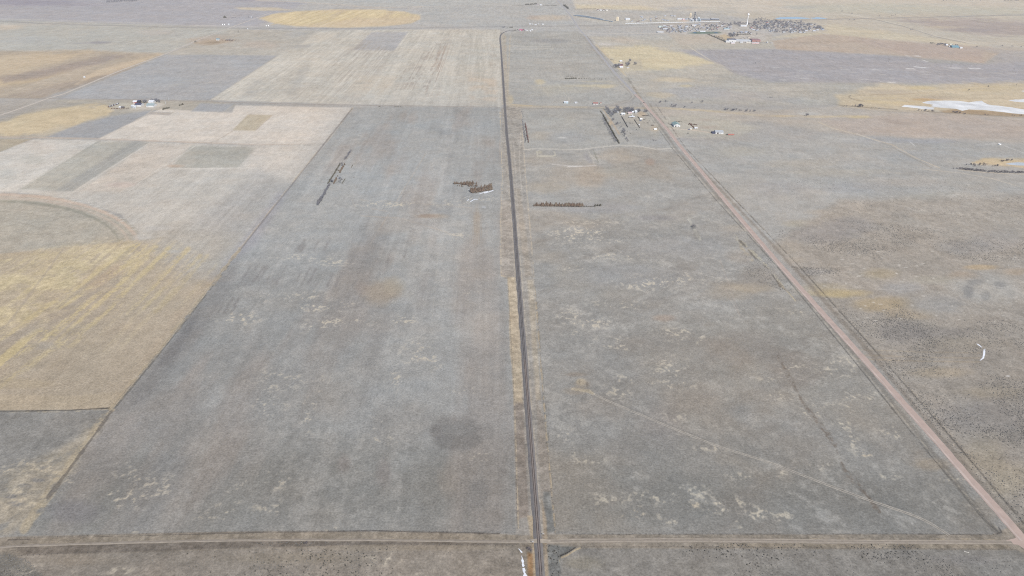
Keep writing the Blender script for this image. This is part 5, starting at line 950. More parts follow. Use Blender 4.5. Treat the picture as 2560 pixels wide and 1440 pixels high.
sage([(1640, 1358), (2280, 1362), (2300, 1374), (1900, 1376), (1680, 1372)], 214, 0.55, 0.4)
sage([(1660, 1374), (2300, 1378), (2350, 1400), (1700, 1396)], 253, 0.57, 0.38)
sage([(1900, 1392), (2560, 1400), (2600, 1450), (1800, 1450)], 292, 0.51, 0.4)
sage([(640, 1354), (830, 1354), (830, 1364), (640, 1366)], 97, 0.55, 0.3)
sage([(20, 1385), (70, 1400), (120, 1450), (-20, 1450), (-20, 1385)], 612, 0.55, 0.2)
sage([(1364, 1362), (1400, 1366), (1400, 1450), (1380, 1450)], 117, 0.55, 0.2)
sage([(2180, 905), (2330, 880), (2560, 930), (2600, 1120), (2420, 1090), (2330, 1060)], 2167, 0.58, 0.36)
sage([(2070, 765), (2250, 760), (2330, 800), (2560, 800), (2560, 880), (2300, 900), (2170, 870)], 2422, 0.60, 0.36)
sage([(1920, 585), (2000, 560), (2250, 570), (2300, 600), (2190, 655), (2050, 625), (1940, 600)], 1657, 0.63, 0.38)
sage([(2050, 545), (2250, 560), (2560, 600), (2600, 660), (2400, 650), (2300, 600), (2120, 575)], 1275, 0.63, 0.4)
sage([(1975, 665), (2100, 672), (2100, 692), (1990, 690)], 442, 0.60, 0.3)
sage([(2400, 1040), (2600, 1080), (2600, 1330), (2480, 1200), (2350, 1070)], 476, 0.55, 0.4)
sage([(2170, 890), (2210, 900), (2600, 1330), (2560, 1330)], 208, 0.60, 0.3)
sage([(2000, 440), (2400, 450), (2560, 480), (2560, 560), (2100, 540), (1950, 500)], 1147, 0.58, 0.42)
sage([(1840, 640), (1920, 640), (1990, 740), (1880, 700)], 442, 0.60, 0.35)
SAGE.sort(key=lambda s: -s[1] / (s[0] - Vector((0, 0, H))).length if s[0].y < 620 else 0)
for i, (p, s, v) in enumerate(SAGE[:290]):
    if proj(p.x, p.y)[1] > 1450: continue
    lab = ('dark sagebrush clump in the bottom pasture left of the railway' if p.x < 25 else 'dark sagebrush clump along the bottom lane right of the railway')
    PLANTS.append(('sage1', p, s, lab, lab.replace('clump', 'clumps')))

def merged(name, items, material, label):
    """items: (mesh builder, location, scale, turn) -> one mesh"""
    vs = []; fs = []; n = 0
    cache = {}
    for mb_, p, s, a in items:
        k = id(mb_)
        if k not in cache: cache[k] = (np.array(mb_.v, np.float32), mb_.f)
        v, f = cache[k]; ca, sa = math.cos(a), math.sin(a)
        sx, sz = s; w = np.empty_like(v); w[:, 0] = (v[:, 0] * ca - v[:, 1] * sa) * sx + p.x; w[:, 1] = (v[:, 0] * sa + v[:, 1] * ca) * sx + p.y; w[:, 2] = v[:, 2] * sz
        vs.append(w); fs += [tuple(i + n for i in q) for q in f]; n += len(v)
    me = bpy.data.meshes.new(name); me.from_pydata(np.concatenate(vs).tolist(), [], fs); me.materials.append(material); me.update()
    o = mesh_obj(name, me); return tag(o, label=label, kind='stuff')
rs = random.Random(5)
low = MB()
vs = []
for z, q in ((0.0, 0.55), (0.45, 0.6), (0.9, 0.2)):
    for i in range(5): a = 2 * math.pi * i / 5; rr = q * rs.uniform(0.6, 1.1); vs.append((rr * math.cos(a), rr * math.sin(a), z))
low.add(vs, [(k * 5 + i, k * 5 + (i + 1) % 5, (k + 1) * 5 + (i + 1) % 5, (k + 1) * 5 + i) for k in range(2) for i in range(5)] + [(10, 11, 12, 13, 14)])
merged('sagebrush_cover', [(low, p, (s * 1.1, s), rng.uniform(0, 6)) for p, s, v in SAGE[290:]], mat('dark_sage_cover', (0.145, 0.138, 0.126), 0.95, 0.3, 1.5, 0.05), 'scattered dark sagebrush over the right pasture')

by = {}
for q in PLANTS: by.setdefault(FAM.get(q[0], q[0]), []).append(q)
CP = Vector((0, 0, H)); REST = []
for fam, lst in by.items():
    lst.sort(key=lambda q: -q[2] / (q[1] - CP).length)
    for i, (kind, p, h, lab, grp) in enumerate(lst):
        a = rng.uniform(0, 6.28); sw = rng.uniform(0.85, 1.2)
        if kind == 'sage1':
            v = species('shrub')[i % 4]; o = mesh_obj('sagebrush', v[1]); o.location = p; o.rotation_euler = (0, 0, a); o.scale = (h * 1.15 * sw, h * 1.15, h)
            tag(o, lab, 'sagebrush', grp); continue
        v = species(kind)[i % 5]
        if i >= 300: REST.append((kind, v, p, (h * sw, h), a)); continue
        nm, cat = NAME[kind]
        e = empty(nm, p, a, lab, cat, grp); e.scale = (h * sw, h * sw, h)
        mesh_obj('crown', v[1], e)
        if v[2]: mesh_obj('trunk', v[2], e)
for fam in sorted({FAM[r[0]] for r in REST}):
    it = [(r[1][0], r[2], r[3], r[4]) for r in REST if FAM[r[0]] == fam]
    if it: merged({'bare': 'far_bare_trees', 'cedar': 'far_cedars', 'willow': 'far_willows', 'shrub': 'far_shrubs'}[fam], it, {'bare': m_twig, 'cedar': m_green, 'willow': m_willow, 'shrub': m_sage}[fam], {'bare': 'bare blue grey trees of the far town and groves', 'cedar': 'small dark hedges and cedars of the far plain', 'willow': 'grey willow bushes far off', 'shrub': 'small shrubs far off'}[fam])
print('plants', {k: len(v) for k, v in by.items()}, 'sage', len(SAGE))
# ------------------------------------------------------------------ buildings
WHITE = mat('white_siding', (0.54, 0.54, 0.535), 0.7, 0.05, 0.2, 0.3); CREAM = mat('cream_siding', (0.62, 0.56, 0.46), 0.8, 0.06, 0.2, 0.2); GREYW = mat('grey_siding', (0.42, 0.43, 0.44), 0.8, 0.08, 0.2, 0.2)
TAN = mat('tan_concrete', (0.58, 0.49, 0.36), 0.9, 0.08, 0.1, 0.1); REDW = mat('red_barn_boards', (0.30, 0.085, 0.07), 0.85, 0.12, 0.3, 0.2); BRICK = mat('dull_red_brick', (0.30, 0.17, 0.15), 0.9, 0.1, 0.3, 0.1)
RWHITE = mat('white_metal_roof', (0.55, 0.56, 0.575), 0.5, 0.05, 0.1, 0.4); RGREY = mat('grey_metal_roof', (0.30, 0.31, 0.32), 0.6, 0.08, 0.15, 0.3); RSILV = mat('pale_metal_roof', (0.52, 0.54, 0.56), 0.5, 0.08, 0.15, 0.4); RNAVY = mat('navy_roof', (0.055, 0.06, 0.10), 0.7, 0.1, 0.2, 0.2)
RGREEN = mat('green_metal_roof', (0.20, 0.27, 0.25), 0.6, 0.1, 0.1, 0.3); RBROWN = mat('brown_shingles', (0.17, 0.13, 0.11), 0.9, 0.12, 0.4, 0.1); RRED = mat('red_metal_roof', (0.27, 0.13, 0.11), 0.6, 0.1, 0.1, 0.3); RPURP = mat('maroon_shingles', (0.13, 0.07, 0.075), 0.9, 0.12, 0.4, 0.1); RTEAL = mat('teal_metal_roof', (0.14, 0.25, 0.29), 0.6, 0.1, 0.1, 0.3)
GLASS = mat('window_glass', (0.035, 0.045, 0.06), 0.15, 0.1, 0.5, 0.5); DOOR = mat('dark_door', (0.11, 0.095, 0.085), 0.7, 0.1, 0.5, 0.2); STEEL = mat('galvanised_steel', (0.48, 0.50, 0.52), 0.45, 0.08, 0.3, 0.4, 0.3); DKSTEEL = mat('dark_steel', (0.09, 0.095, 0.115), 0.6, 0.12, 0.3, 0.3); WOOD = mat('weathered_wood', (0.155, 0.13, 0.11), 0.95, 0.2, 0.8, 0.05); BLACK = mat('black_bay_panel', (0.03, 0.03, 0.035), 0.9, 0.1, 0.5, 0.1); RUBBER = mat('tyre_rubber', (0.02, 0.02, 0.02), 0.9, 0.1, 1, 0.1); PAINTB = mat('blue_paint', (0.07, 0.12, 0.25), 0.4, 0.05, 0.3, 0.4); PAINTD = mat('charcoal_paint', (0.03, 0.03, 0.034), 0.35, 0.05, 0.3, 0.5); PAINTW = mat('white_paint', (0.78, 0.78, 0.77), 0.35, 0.03, 0.3, 0.5); PAINTR = mat('red_paint', (0.38, 0.15, 0.12), 0.5, 0.08, 0.3, 0.4)
RUSTY = mat('rusty_iron', (0.16, 0.095, 0.065), 0.9, 0.25, 0.6, 0.1)

def bparts(e, w, d, h, rise, wall, roof, axis='x', doors=((0.0, 1.1, 2.1, DOOR),), wins=2, chimney=False, over=0.4, pane=True):
    """walls, roof, door, windows of a gabled building on an empty; near wall is -y"""
    MB().walls((0, 0, 0), (w, d), h, rise, axis).build('wall', wall, e)
    r = MB().gable((0, 0, h + 0.02), (w, d), rise, over, 0.16, 0, axis).build('roof', roof, e)
    if chimney: MB().box((w * 0.2, 0.3, h + rise * 0.6), (0.7, 0.7, 1.3)).build('chimney', BRICK, r)
    for x, dw, dh, m in doors: MB().box((x, -d / 2 - 0.03, 0.02), (dw, 0.07, dh)).build('door', m, e)
    for k in range(wins):
        x = -w / 2 + w * (k + 0.5) / wins; x += 0.9 if abs(x) < 0.9 else 0
        f = MB().box((x, -d / 2 - 0.02, 1.0), (1.5, 0.05, 1.25)).build('window', WHITE if wall is not WHITE else GREYW, e)
        MB().box((x, -d / 2 - 0.06, 1.12), (1.26, 0.05, 1.0)).build('pane', GLASS, f)
def bld(name, cat, label, x, y, wpx, d, h, rise, wall, roof, axis='x', rz=0.0, group=None, **kw):
    w = wpx * mpp(x, y); p = P(x, y); e = empty(name, (p.x, p.y + d / 2, 0), rz, label, cat, group)
    bparts(e, w, d, h, rise, wall, roof, axis, **kw); return e
BIGD = lambda x, m=GREYW: ((x, 4.2, 4.0, m),)
# farmstead inside the bend
bld('farm_house', 'house', 'white farmhouse on the left side of the roadside farmstead', 1558, 288, 9, 8, 3.0, 2.4, WHITE, RWHITE, wins=3, chimney=True)
bld('farm_house', 'house', 'pink grey roofed house under the bare trees of the roadside farmstead', 1575, 286, 9, 9, 3.0, 2.6, CREAM, mat('pinkish_shingles', (0.40, 0.31, 0.31), 0.9, 0.1, 0.4, 0.1), wins=3, chimney=True)
bld('farm_shed', 'shed', 'white shed close behind the pink roofed farmhouse', 1582.5, 283, 5, 7, 3.0, 1.6, WHITE, RWHITE, wins=1)
bld('farm_house', 'house', 'tall white house beside the dark bare tree of the farmstead', 1590, 283, 5.5, 8, 4.4, 2.4, WHITE, RSILV, wins=2)
bld('cattle_shed', 'shed', 'long open fronted cattle shed above the farmstead pens', 1580, 295, 13, 6, 2.8, 0.9, CREAM, RSILV, wins=0, doors=tuple((k * 3.2 - 4.8, 2.2, 2.2, BLACK) for k in range(4)))  # black panels on a closed wall stand in for the shaded open bays
bld('farm_shed', 'shed', 'small pale shed right of the open cattle shed', 1581, 291, 3, 5, 2.6, 1.0, WHITE, RWHITE, wins=0)
bld('farm_shed', 'shed', 'small white hut at the pen corner of the roadside farmstead', 1598, 314, 2.2, 3, 2.6, 0.8, WHITE, RWHITE, wins=0)
bld('farm_shed', 'shed', 'dark low calf shed by the roadside fence', 1632, 314.5, 6, 3, 2.0, 0.4, WOOD, RBROWN, wins=0)
bld('farm_shed', 'shed', 'grey hut among the trees left of the farmstead houses', 1545, 283, 2.5, 4, 2.6, 1.0, WHITE, RWHITE, wins=0)
# buildings left of the bend
bld('field_shed', 'shed', 'pale blue shed on the field road near the railway', 1415.5, 258.5, 10, 9, 3.6, 1.4, mat('pale_blue_sheet', (0.42, 0.52, 0.58), 0.6, 0.06, 0.2, 0.3), RSILV, wins=0, doors=BIGD(-2))
bld('field_shed', 'shed', 'low white shed between the blue shed and the red roofed house', 1440, 258.5, 6, 6, 2.6, 1.0, WHITE, RWHITE, wins=1)
bld('farm_house', 'house', 'red roofed white house beside the field road', 1489, 261.5, 12, 10, 2.9, 2.4, WHITE, RRED, wins=4, chimney=True)
bld('field_shed', 'shed', 'little cream shed right of the red roofed house', 1502, 260, 4, 5, 2.5, 1.0, CREAM, RRED, wins=1)
# across the gravel road
bld('barn', 'barn', 'white barn with green roof and its gable to the camera', 1692.5, 317.5, 16, 26, 4.6, 3.2, WHITE, RGREEN, axis='y', wins=0, doors=((-3.5, 3.6, 3.4, DOOR), (3.0, 1.2, 2.2, DOOR)))
e = bld('machine_shed', 'shed', 'grey roofed white machine shed with a dark open left end', 1798.5, 335, 20, 14, 4.0, 3.4, WHITE, RGREY, wins=0, doors=((-4.0, 4.0, 3.2, DOOR), (1.5, 1.2, 2.2, DOOR)))
MB().box((-13.2, 0, 0), (7.2, 11, 3.2), 0, 0, 0.94).build('lean_to', RNAVY, e)  # solid box, its navy colour stands in for the porch's shade
bld('field_shed', 'shed', 'small white shed at the end of the rusty junk line', 1740, 322, 7, 5, 2.4, 1.0, WHITE, RWHITE, wins=1)
bld('field_shed', 'shed', 'cream lean shed below the rusty junk line', 1727, 324.5, 4, 4, 2.2, 0.7, CREAM, RSILV, wins=0)
# west farmstead
bld('barn', 'barn', 'red and white barn at the back of the west farmstead', 337, 259, 9, 12, 4.2, 2.6, REDW, RWHITE, wins=0, doors=((-2, 3, 3, WHITE),))
bld('barn', 'barn', 'black sided tall barn joined to the red barn', 346.5, 258.5, 5.5, 12, 5.6, 2.0, PAINTD, RNAVY, wins=0)
bld('machine_shed', 'shed', 'white machine shed with navy roof in the west farmstead yard', 345, 266.5, 15, 18, 4.4, 3.0, WHITE, RNAVY, wins=0, doors=BIGD(-4))
bld('machine_shed', 'shed', 'all white shed nearest the trees of the west farmstead', 377.5, 258.5, 12, 16, 4.2, 2.6, WHITE, RWHITE, wins=0, doors=BIGD(2))
bld('machine_shed', 'shed', 'long white shed with grey green roof in the west farmstead', 375, 268, 18, 20, 4.4, 3.4, WHITE, mat('grey_green_roof', (0.24, 0.29, 0.29), 0.6, 0.08, 0.1, 0.3), wins=0, doors=BIGD(-6))
bld('farm_shed', 'shed', 'small white shed left of the grain bins of the west farmstead', 299.5, 271, 4, 6, 3, 1.4, WHITE, RWHITE, wins=0)
bld('farm_shed', 'shed', 'dark open shed beside the small white shed', 306.5, 270.8, 6, 6, 3, 0.8, WOOD, RNAVY, wins=0)
def grain_bin(x, y, r, h, label, group=None, m=STEEL):
    e = empty('grain_bin', P(x, y), 0, label, 'grain bin', group); MB().cyl((0, 0, 0), r, h, 16, None, 0, False).build('bin_wall', m, e)
    MB().lathe((0, 0, h), [(r + 0.15, 0), (0.5, r * 0.55), (0.45, r * 0.55 + 0.5), (0.01, r * 0.55 + 0.5)], 16).build('bin_roof', RSILV, e); MB().box((0, -r + 0.02, 0.3), (0.9, 0.2, 1.8)).build('door', DKSTEEL, e); return e
for k, (x, y, r, h) in enumerate(((331.5, 269.5, 3.2, 6), (334.5, 270, 3.4, 6.5), (338, 270.6, 2.6, 4.5))): grain_bin(x, y, r, h, ('leftmost of the three steel bins of the west farmstead', 'middle and tallest steel bin of the west farmstead', 'small squat steel bin at the right of the three')[k])
# north road farm
bld('farm_house', 'house', 'maroon roofed house between two grey trees at the north road farm', 1552.5, 165, 10, 9, 3.2, 3.0, BRICK, RPURP, wins=3, chimney=True)
bld('machine_shed', 'shed', 'white shed below the maroon roofed house', 1553.5, 170, 8.5, 10, 3.2, 2.2, WHITE, RWHITE, wins=0, doors=((0, 2.6, 2.4, GREYW),))
bld('farm_shed', 'shed', 'white shed at the top of the north road farm', 1552.5, 154.8, 6, 8, 3.4, 1.8, WHITE, RWHITE, wins=0, doors=((0, 2, 2.4, DOOR),)); bld('farm_shed', 'shed', 'pale flat roofed shed above the right hand tree of the north road farm', 1569.5, 160, 7, 8, 2.6, 1.0, WHITE, RSILV, wins=0)
bld('farm_shed', 'shed', 'pale pink trailer home at the lower edge of the north road farm', 1570, 170.8, 6, 4, 2.6, 0.5, CREAM, RWHITE, wins=2)
# far farms
FG = None
bld('farm_shed', 'shed', 'blue white shed of the northwest farm', 544, 101, 7, 14, 4, 2.5, WHITE, RTEAL, wins=0, doors=BIGD(0)); bld('farm_shed', 'shed', 'white shed beside the far white tanks above the far railway', 571.5, 63, 3, 10, 4, 2, WHITE, RWHITE, wins=0); bld('farm_house', 'house', 'white house in the far clump at the top of the west road', 628.5, 45, 3, 10, 4, 2.6, WHITE, RWHITE); bld('farm_shed', 'shed', 'white hut among scraps below the far railway', 619, 73.5, 2, 6, 3, 1.2, WHITE, RWHITE, wins=0); bld('farm_shed', 'shed', 'white roofed hut on the brown strip left of the west road', 210.5, 195, 3, 6, 3, 1.2, WHITE, RWHITE, wins=0)
for x, lab in ((556.5, 'left one of two small white tanks by the far railway'), (561.5, 'right one of two small white tanks by the far railway'), (665.5, 'left one of two white tanks below the yellow circle'), (671.5, 'right one of two white tanks below the yellow circle')):
    e = empty('storage_tank', P(x, 62.5 if x < 600 else 65.5), 0, lab, 'tank'); MB().cyl((0, 0, 0), 2.2, 4.5, 14).build('tank_shell', PAINTW, e); MB().lathe((0, 0, 4.52), [(2.3, 0), (0.3, 0.7), (0.01, 0.75)], 14).build('tank_lid', RSILV, e)
bld('barn', 'barn', 'red barn by the railway curve', 1302, 77.5, 7, 14, 5, 3.0, mat('faded_red_boards', (0.36, 0.14, 0.19), 0.85, 0.1, 0.3, 0.2), mat('faded_red_roof', (0.36, 0.12, 0.17), 0.7, 0.1, 0.2, 0.2), wins=0, doors=BIGD(-3)); bld('barn', 'barn', 'smaller dull red shed joined to the red barn', 1308.5, 76, 4, 10, 4, 2.0, mat('faded_red_boards', (0, 0, 0)), RPURP, wins=0)
for x, y, w, lab in ((1315, 77.5, 3, 'white shed just right of the red barn'), (1319, 78, 2.4, 'second small white shed right of the red barn'), (1326, 79, 3, 'white shed in front of the rightmost white shed'), (1330.5, 76, 3.4, 'rightmost white shed near the railway curve')): bld('farm_shed', 'shed', lab, x, y, w, 8, 3.4, 1.6, WHITE, RWHITE, wins=0)
for k, (x, y, w) in enumerate(((1325, 61, 4), (1331, 62, 4), (1339, 63, 5), (1346, 61.5, 3), (1357, 62, 5))): bld('storage_shed', 'shed', 'pale flat roofed unit in the line above the railway curve', x, y, w, 10, 3.4, 0.8, GREYW if k % 2 else WHITE, RWHITE, group='pale units above the railway curve', wins=0)
for k, (x, y, w) in enumerate(((1495, 26, 4), (1502, 27, 5), (1509, 26.6, 3), (1517, 27.5, 5), (1344, 13, 5), (1352, 13.5, 4))): bld('farm_shed', 'shed', 'far pale shed beside the hedge under the top edge', x, y, w, 14, 4, 2, WHITE if k != 3 else CREAM, RWHITE if k % 2 else RPURP, group='far pale sheds under the top edge', wins=0)
bld('farm_house', 'house', 'white farmhouse at the right end of the grove of the east farm', 2367.5, 114.5, 5, 10, 3.6, 2.6, WHITE, RWHITE); bld('farm_shed', 'shed', 'white hut in front of the white house of the east farm', 2374, 118, 2.6, 6, 3, 1.4, WHITE, RSILV, wins=0)
bld('machine_shed', 'shed', 'long teal roofed shed of the east farm', 2389.5, 119.5, 17, 26, 4, 4.2, mat('teal_siding', (0.16, 0.27, 0.31), 0.7, 0.08, 0.1, 0.2), RTEAL, wins=0, rz=-0.05); bld('farm_shed', 'shed', 'bright white shed at the right end of the teal roofed shed', 2403, 121.5, 5.5, 10, 4, 2.2, WHITE, RWHITE, wins=0); bld('farm_shed', 'shed', 'pale green roofed shed behind the east farm', 2378, 112.5, 8, 8, 3.4, 1.6, CREAM, mat('pale_green_roof', (0.42, 0.46, 0.36), 0.7, 0.1, 0.1, 0.2), wins=0)
# school
bld('school_gym', 'school building', 'tall white school hall with a dark roof edge', 1831, 105, 18, 34, 10, 1.6, WHITE, RNAVY, over=0.6, wins=3, doors=((0, 3, 3, DOOR),))
bld('school_wing', 'school building', 'bright white annex left of the school hall', 1819.5, 106.5, 9, 16, 6, 1.4, WHITE, RWHITE, wins=2); bld('school_wing', 'school building', 'low pinkish annex in front of the school hall', 1832.5, 109, 9, 12, 4, 0.8, mat('pink_white_siding', (0.66, 0.58, 0.59), 0.8, 0.05, 0.2, 0.2), RWHITE, wins=3)
bld('school_wing', 'school building', 'long pale flat school wing between the white hall and brick block', 1861, 104, 42, 26, 5, 0.9, GREYW, RSILV, wins=8, doors=((-20, 2, 2.4, DOOR), (18, 2, 2.4, DOOR))); bld('school_wing', 'school building', 'small white block in front of the long school wing', 1854, 107.6, 7, 9, 4, 0.7, WHITE, RWHITE, wins=2); bld('school_wing', 'school building', 'low cream block in front of the long school wing', 1871.5, 107.8, 12, 9, 3.6, 0.6, CREAM, RWHITE, wins=4)
bld('school_block', 'school building', 'dull red brick block at the right end of the school', 1890.5, 105, 21, 38, 9, 0.8, BRICK, mat('dull_red_roof', (0.25, 0.15, 0.15), 0.9, 0.08, 0.1, 0.1), wins=4, doors=((0, 3, 3, DOOR),)); bld('school_wing', 'school building', 'pink entrance block in front of the brick block', 1889, 109, 17, 7, 3.6, 0.6, mat('pink_render', (0.60, 0.42, 0.42), 0.8, 0.06, 0.2, 0.2), RWHITE, wins=3)
bld('farm_shed', 'shed', 'white hut on the pale ground right of the school', 1918.5, 107, 3, 6, 3, 1.2, WHITE, RWHITE, wins=0); bld('farm_shed', 'shed', 'dark kiosk behind the brick block of the school', 1873, 95.5, 5, 6, 4, 1.2, CREAM, RBROWN, wins=0)
# town, named buildings
bld('bus_barn', 'shed', 'long low white bus barn at the lower left corner of town', 1651, 82.6, 16, 12, 5, 1.2, WHITE, RWHITE, wins=0, doors=tuple((k * 5 - 12.5, 2.6, 3, BLACK) for k in range(6))); bld('workshop', 'shed', 'white and green shed at the upper left corner of town', 1651.5, 69.2, 9, 16, 5, 2.4, WHITE, mat('pale_green_metal', (0.45, 0.56, 0.50), 0.6, 0.06, 0.1, 0.3), wins=0, doors=BIGD(-4)); bld('workshop', 'shed', 'long silver roofed shed above the bus barn', 1664, 75.5, 11, 18, 5, 2.6, WHITE, RSILV, wins=2)
bld('workshop', 'shed', 'long cream shed below the train near mid town', 1735.5, 65.5, 11, 12, 5, 1.4, CREAM, RWHITE, wins=0); bld('workshop', 'shed', 'white long building under the water tower', 1859.5, 66.5, 16, 14, 5, 2.0, WHITE, RWHITE, wins=4); bld('workshop', 'shed', 'white building with dark roof right of the football field', 1817, 74, 13, 16, 5, 2.2, WHITE, RTEAL, wins=3)
b = empty('bleachers', P(1757, 79.5), 0, 'pale stepped bleachers above the football field', 'bleachers')
for k in range(4): MB().box((0, k * 2.4, 0), (26, 2.3, 1.0 + k * 0.9)).build('step', RSILV, b)
# scattered houses of the town, some kinds copied
TWALL = mat('weathered_white_siding', (0.38, 0.385, 0.39), 0.8, 0.08, 0.2, 0.2); TROOF = mat('dull_white_roof', (0.42, 0.43, 0.46), 0.7, 0.08, 0.1, 0.2); TGREY = mat('blue_grey_roof', (0.24, 0.265, 0.31), 0.7, 0.1, 0.1, 0.2)
HOUSES = []
for k, (w, d, h, rise, wl, rf, ax) in enumerate(((12, 8.5, 3.0, 2.2, TWALL, TROOF, 'x'), (11, 8.5, 3.0, 2.4, TWALL, RBROWN, 'x'), (8.5, 12, 3.0, 2.4, TWALL, RGREY, 'y'), (12, 8, 3.0, 2.0, GREYW, TGREY, 'x'), (9, 9, 4.0, 2.6, TWALL, RRED, 'y'), (13, 8.5, 3.0, 1.6, TWALL, TGREY, 'x'))):
    HOUSES.append(((w, d, h, rise, wl, rf, ax), ('white roofed', 'brown shingled', 'grey gabled', 'pale metal roofed', 'red roofed', 'long silver roofed')[k]))
PROTO = {}
def town_house(k, x, y, where):
    spec, des = HOUSES[k]; lab = des + ' house ' + where; grp = des + ' houses ' + where; p = P(x, y); rz = rng.choice((0, 0, math.pi / 2, 0.03))
    if k not in PROTO:
        e = empty('town_house', p, rz, lab, 'house', grp); bparts(e, *spec[:4], spec[4], spec[5], spec[6], wins=2, chimney=k in (1, 4)); PROTO[k] = e; return
    r = PROTO[k].copy(); COL.objects.link(r); r.location = p; r.rotation_euler = (0, 0, rz); r['label'] = lab; r['group'] = grp
    for ch in PROTO[k].children:
        c = ch.copy(); COL.objects.link(c); c.parent = r
        for gch in ch.children: q = gch.copy(); COL.objects.link(q); q.parent = c
taken = []
def houses(pg, n, where):
    xs = [p[0] for p in pg]; ys = [p[1] for p in pg]; k = t = 0
    while k < n and t < 4000:
        t += 1; x, y = rng.uniform(min(xs), max(xs)), rng.uniform(min(ys), max(ys))
        if not in_poly(x, y, pg) or any(abs(x - a) < 7 and abs(y - b) < 1.6 for a, b in taken): continue
        taken.append((x, y)); town_house(rng.choice((0, 0, 5, 1, 1, 2, 2, 3, 3, 4)), x, y, where); k += 1
houses([(1660, 66), (1722, 64), (1722, 80), (1672, 82), (1658, 78)], 26, 'at the west end of town')
houses([(1724, 62), (1800, 60), (1830, 64), (1826, 76), (1802, 77), (1724, 78)], 30, 'above the football field')
houses([(1868, 66), (1888, 60), (1910, 76), (1880, 78)], 9, 'between the water tower and eastern trees')
houses([(1888, 58), (1932, 54), (1990, 55), (2024, 62), (2052, 69), (2066, 75), (2030, 79), (2010, 82.5), (1945, 84), (1905, 78)], 62, 'under the trees in the east of town')
houses([(1560, 52), (1640, 46), (1730, 44), (1730, 49), (1640, 54), (1570, 57)], 12, 'above the train')
houses([(1830, 80), (1880, 78), (1882, 84), (1836, 84)], 8, 'above the level school hedge')
# cars and yard things
def car(x, y, rz, paint, label, group=None, s=1.0):
    e = empty('parked_car', P(x, y), rz, label, 'car', group)
    b = MB(); b.box((0, 0, 0.35), (4.6 * s, 1.8, 0.62), 0, 0, 0.97).build('body', paint, e); MB().box((-0.2, 0, 0.97), (2.5 * s, 1.6, 0.55), 0, 0, 0.8).build('cabin', GLASS, e)
    for sx in (-1.4, 1.4):
        for sy in (-0.85, 0.85): MB().beam((sx, sy - 0.1, 0.33), (sx, sy + 0.1, 0.33), 0.33, 10).build('wheel', RUBBER, e)
    return e
o = car(1609.5, 257, -0.9, PAINTD, 'dark pickup truck driving on the gravel road at the bend')
o = car(1722, 324, 0.1, PAINTB, 'blue car parked by the cream lean shed', s=1.1); car(1720, 333.5, 0.4, PAINTD, 'dark car standing on the grass below the barn drive'); car(1601, 301.5, 0.1, PAINTB, 'dark blue pickup beside the white camper in the farmstead yard', s=1.2); car(1557, 157.6, 0, PAINTB, 'blue car in the yard of the north road farm')
for k in range(9): car(1902 + k * 3.5, 107.6, 0.1, (PAINTD, PAINTB, PAINTW)[k % 3], ('charcoal', 'blue', 'white')[k % 3] + ' car in the row right of the school', ('charcoal', 'blue', 'white')[k % 3] + ' cars right of the school')
for k in range(7): car(1852 + k * 3.4 + rng.uniform(-0.6, 0.6), 97 - (k % 3) * 1.2, rng.uniform(0, 3), (PAINTD, PAINTW, PAINTB)[k % 3], ('charcoal', 'white', 'blue')[k % 3] + ' car in the car park behind the school', ('charcoal', 'white', 'blue')[k % 3] + ' cars behind the school')
def trailer(x, y, L, m, label, h=2.6, dark=False):
    e = empty('trailer', P(x, y), 0.02, label, 'trailer'); MB().box((0, 0, 0.7), (L, 2.5, h)).build('box_body', m, e); MB().beam((-L / 2, 0, 0.7), (-L / 2 - 1.5, 0, 0.5), 0.12, 6).build('hitch', DKSTEEL, e)
    for sx in (-0.9, 0.3):
        for sy in (-1.05, 1.05): MB().beam((sx + L * 0.25, sy - 0.14, 0.4), (sx + L * 0.25, sy + 0.14, 0.4), 0.4, 10).build('wheel', RUBBER, e)
    if dark: MB().box((-L / 2 - 2.6, 0, 0.6), (2.4, 2.4, 2.7)).build('cab', PAINTD, e)
    return e
trailer(1827.5, 338, 14.5, PAINTR, 'red semi trailer with black cab right of the machine shed', 2.4, True); trailer(1602.5, 299, 6.5, PAINTW, 'white camper parked in the roadside farmstead yard'); trailer(1638, 324.5, 7.0, PAINTW, 'white stock trailer by the road fence of the farmstead')
def bale(x, y, label, group): e = MB().beam((-0.75, 0, 0.75), (0.75, 0, 0.75), 0.78, 12).build('round_bale', mat('weathered_bale', (0.055, 0.045, 0.038), 0.95, 0.2, 1.5, 0.05)); e.location = P(x, y); e.rotation_euler = (0, 0, rng.uniform(-0.2, 0.2)); tag(e, label, 'bale', group)
for k in range(11): bale(1606.5 + k * 1.45, 289.6 + rng.uniform(-0.2, 0.2) + k * 0.06, 'dark round bale in the short row by the farmstead drive', 'dark round bales')
m_cow = mat('black_hide', (0.02, 0.018, 0.017), 0.9, 0.1, 2, 0.1)
def cow_mesh():
    m = MB(); m.lathe((0, 0, 0), [(0.01, -1.0), (0.33, -0.92), (0.42, -0.4), (0.44, 0.2), (0.36, 0.75), (0.2, 0.95), (0.01, 1.0)], 10)
    m.v = [(z, x, 1.0 + y * 1.15) for x, y, z in m.v]; m.beam((0.85, 0, 1.2), (1.25, 0, 1.45), 0.2, 6, 0.15); m.beam((1.2, 0, 1.48), (1.62, 0, 1.25), 0.15, 6, 0.09)
    for sx, sy in ((0.6, 0.2), (0.6, -0.2), (-0.75, 0.2), (-0.75, -0.2)): m.beam((sx, sy, 0.75), (sx + 0.04, sy, 0.38), 0.13, 5, 0.07); m.beam((sx + 0.04, sy, 0.4), (sx, sy, 0.0), 0.07, 5, 0.06)
    m.beam((-0.98, 0, 1.25), (-1.1, 0, 0.55), 0.04, 4, 0.03); return m.mesh('cow', m_cow)
cm = cow_mesh()
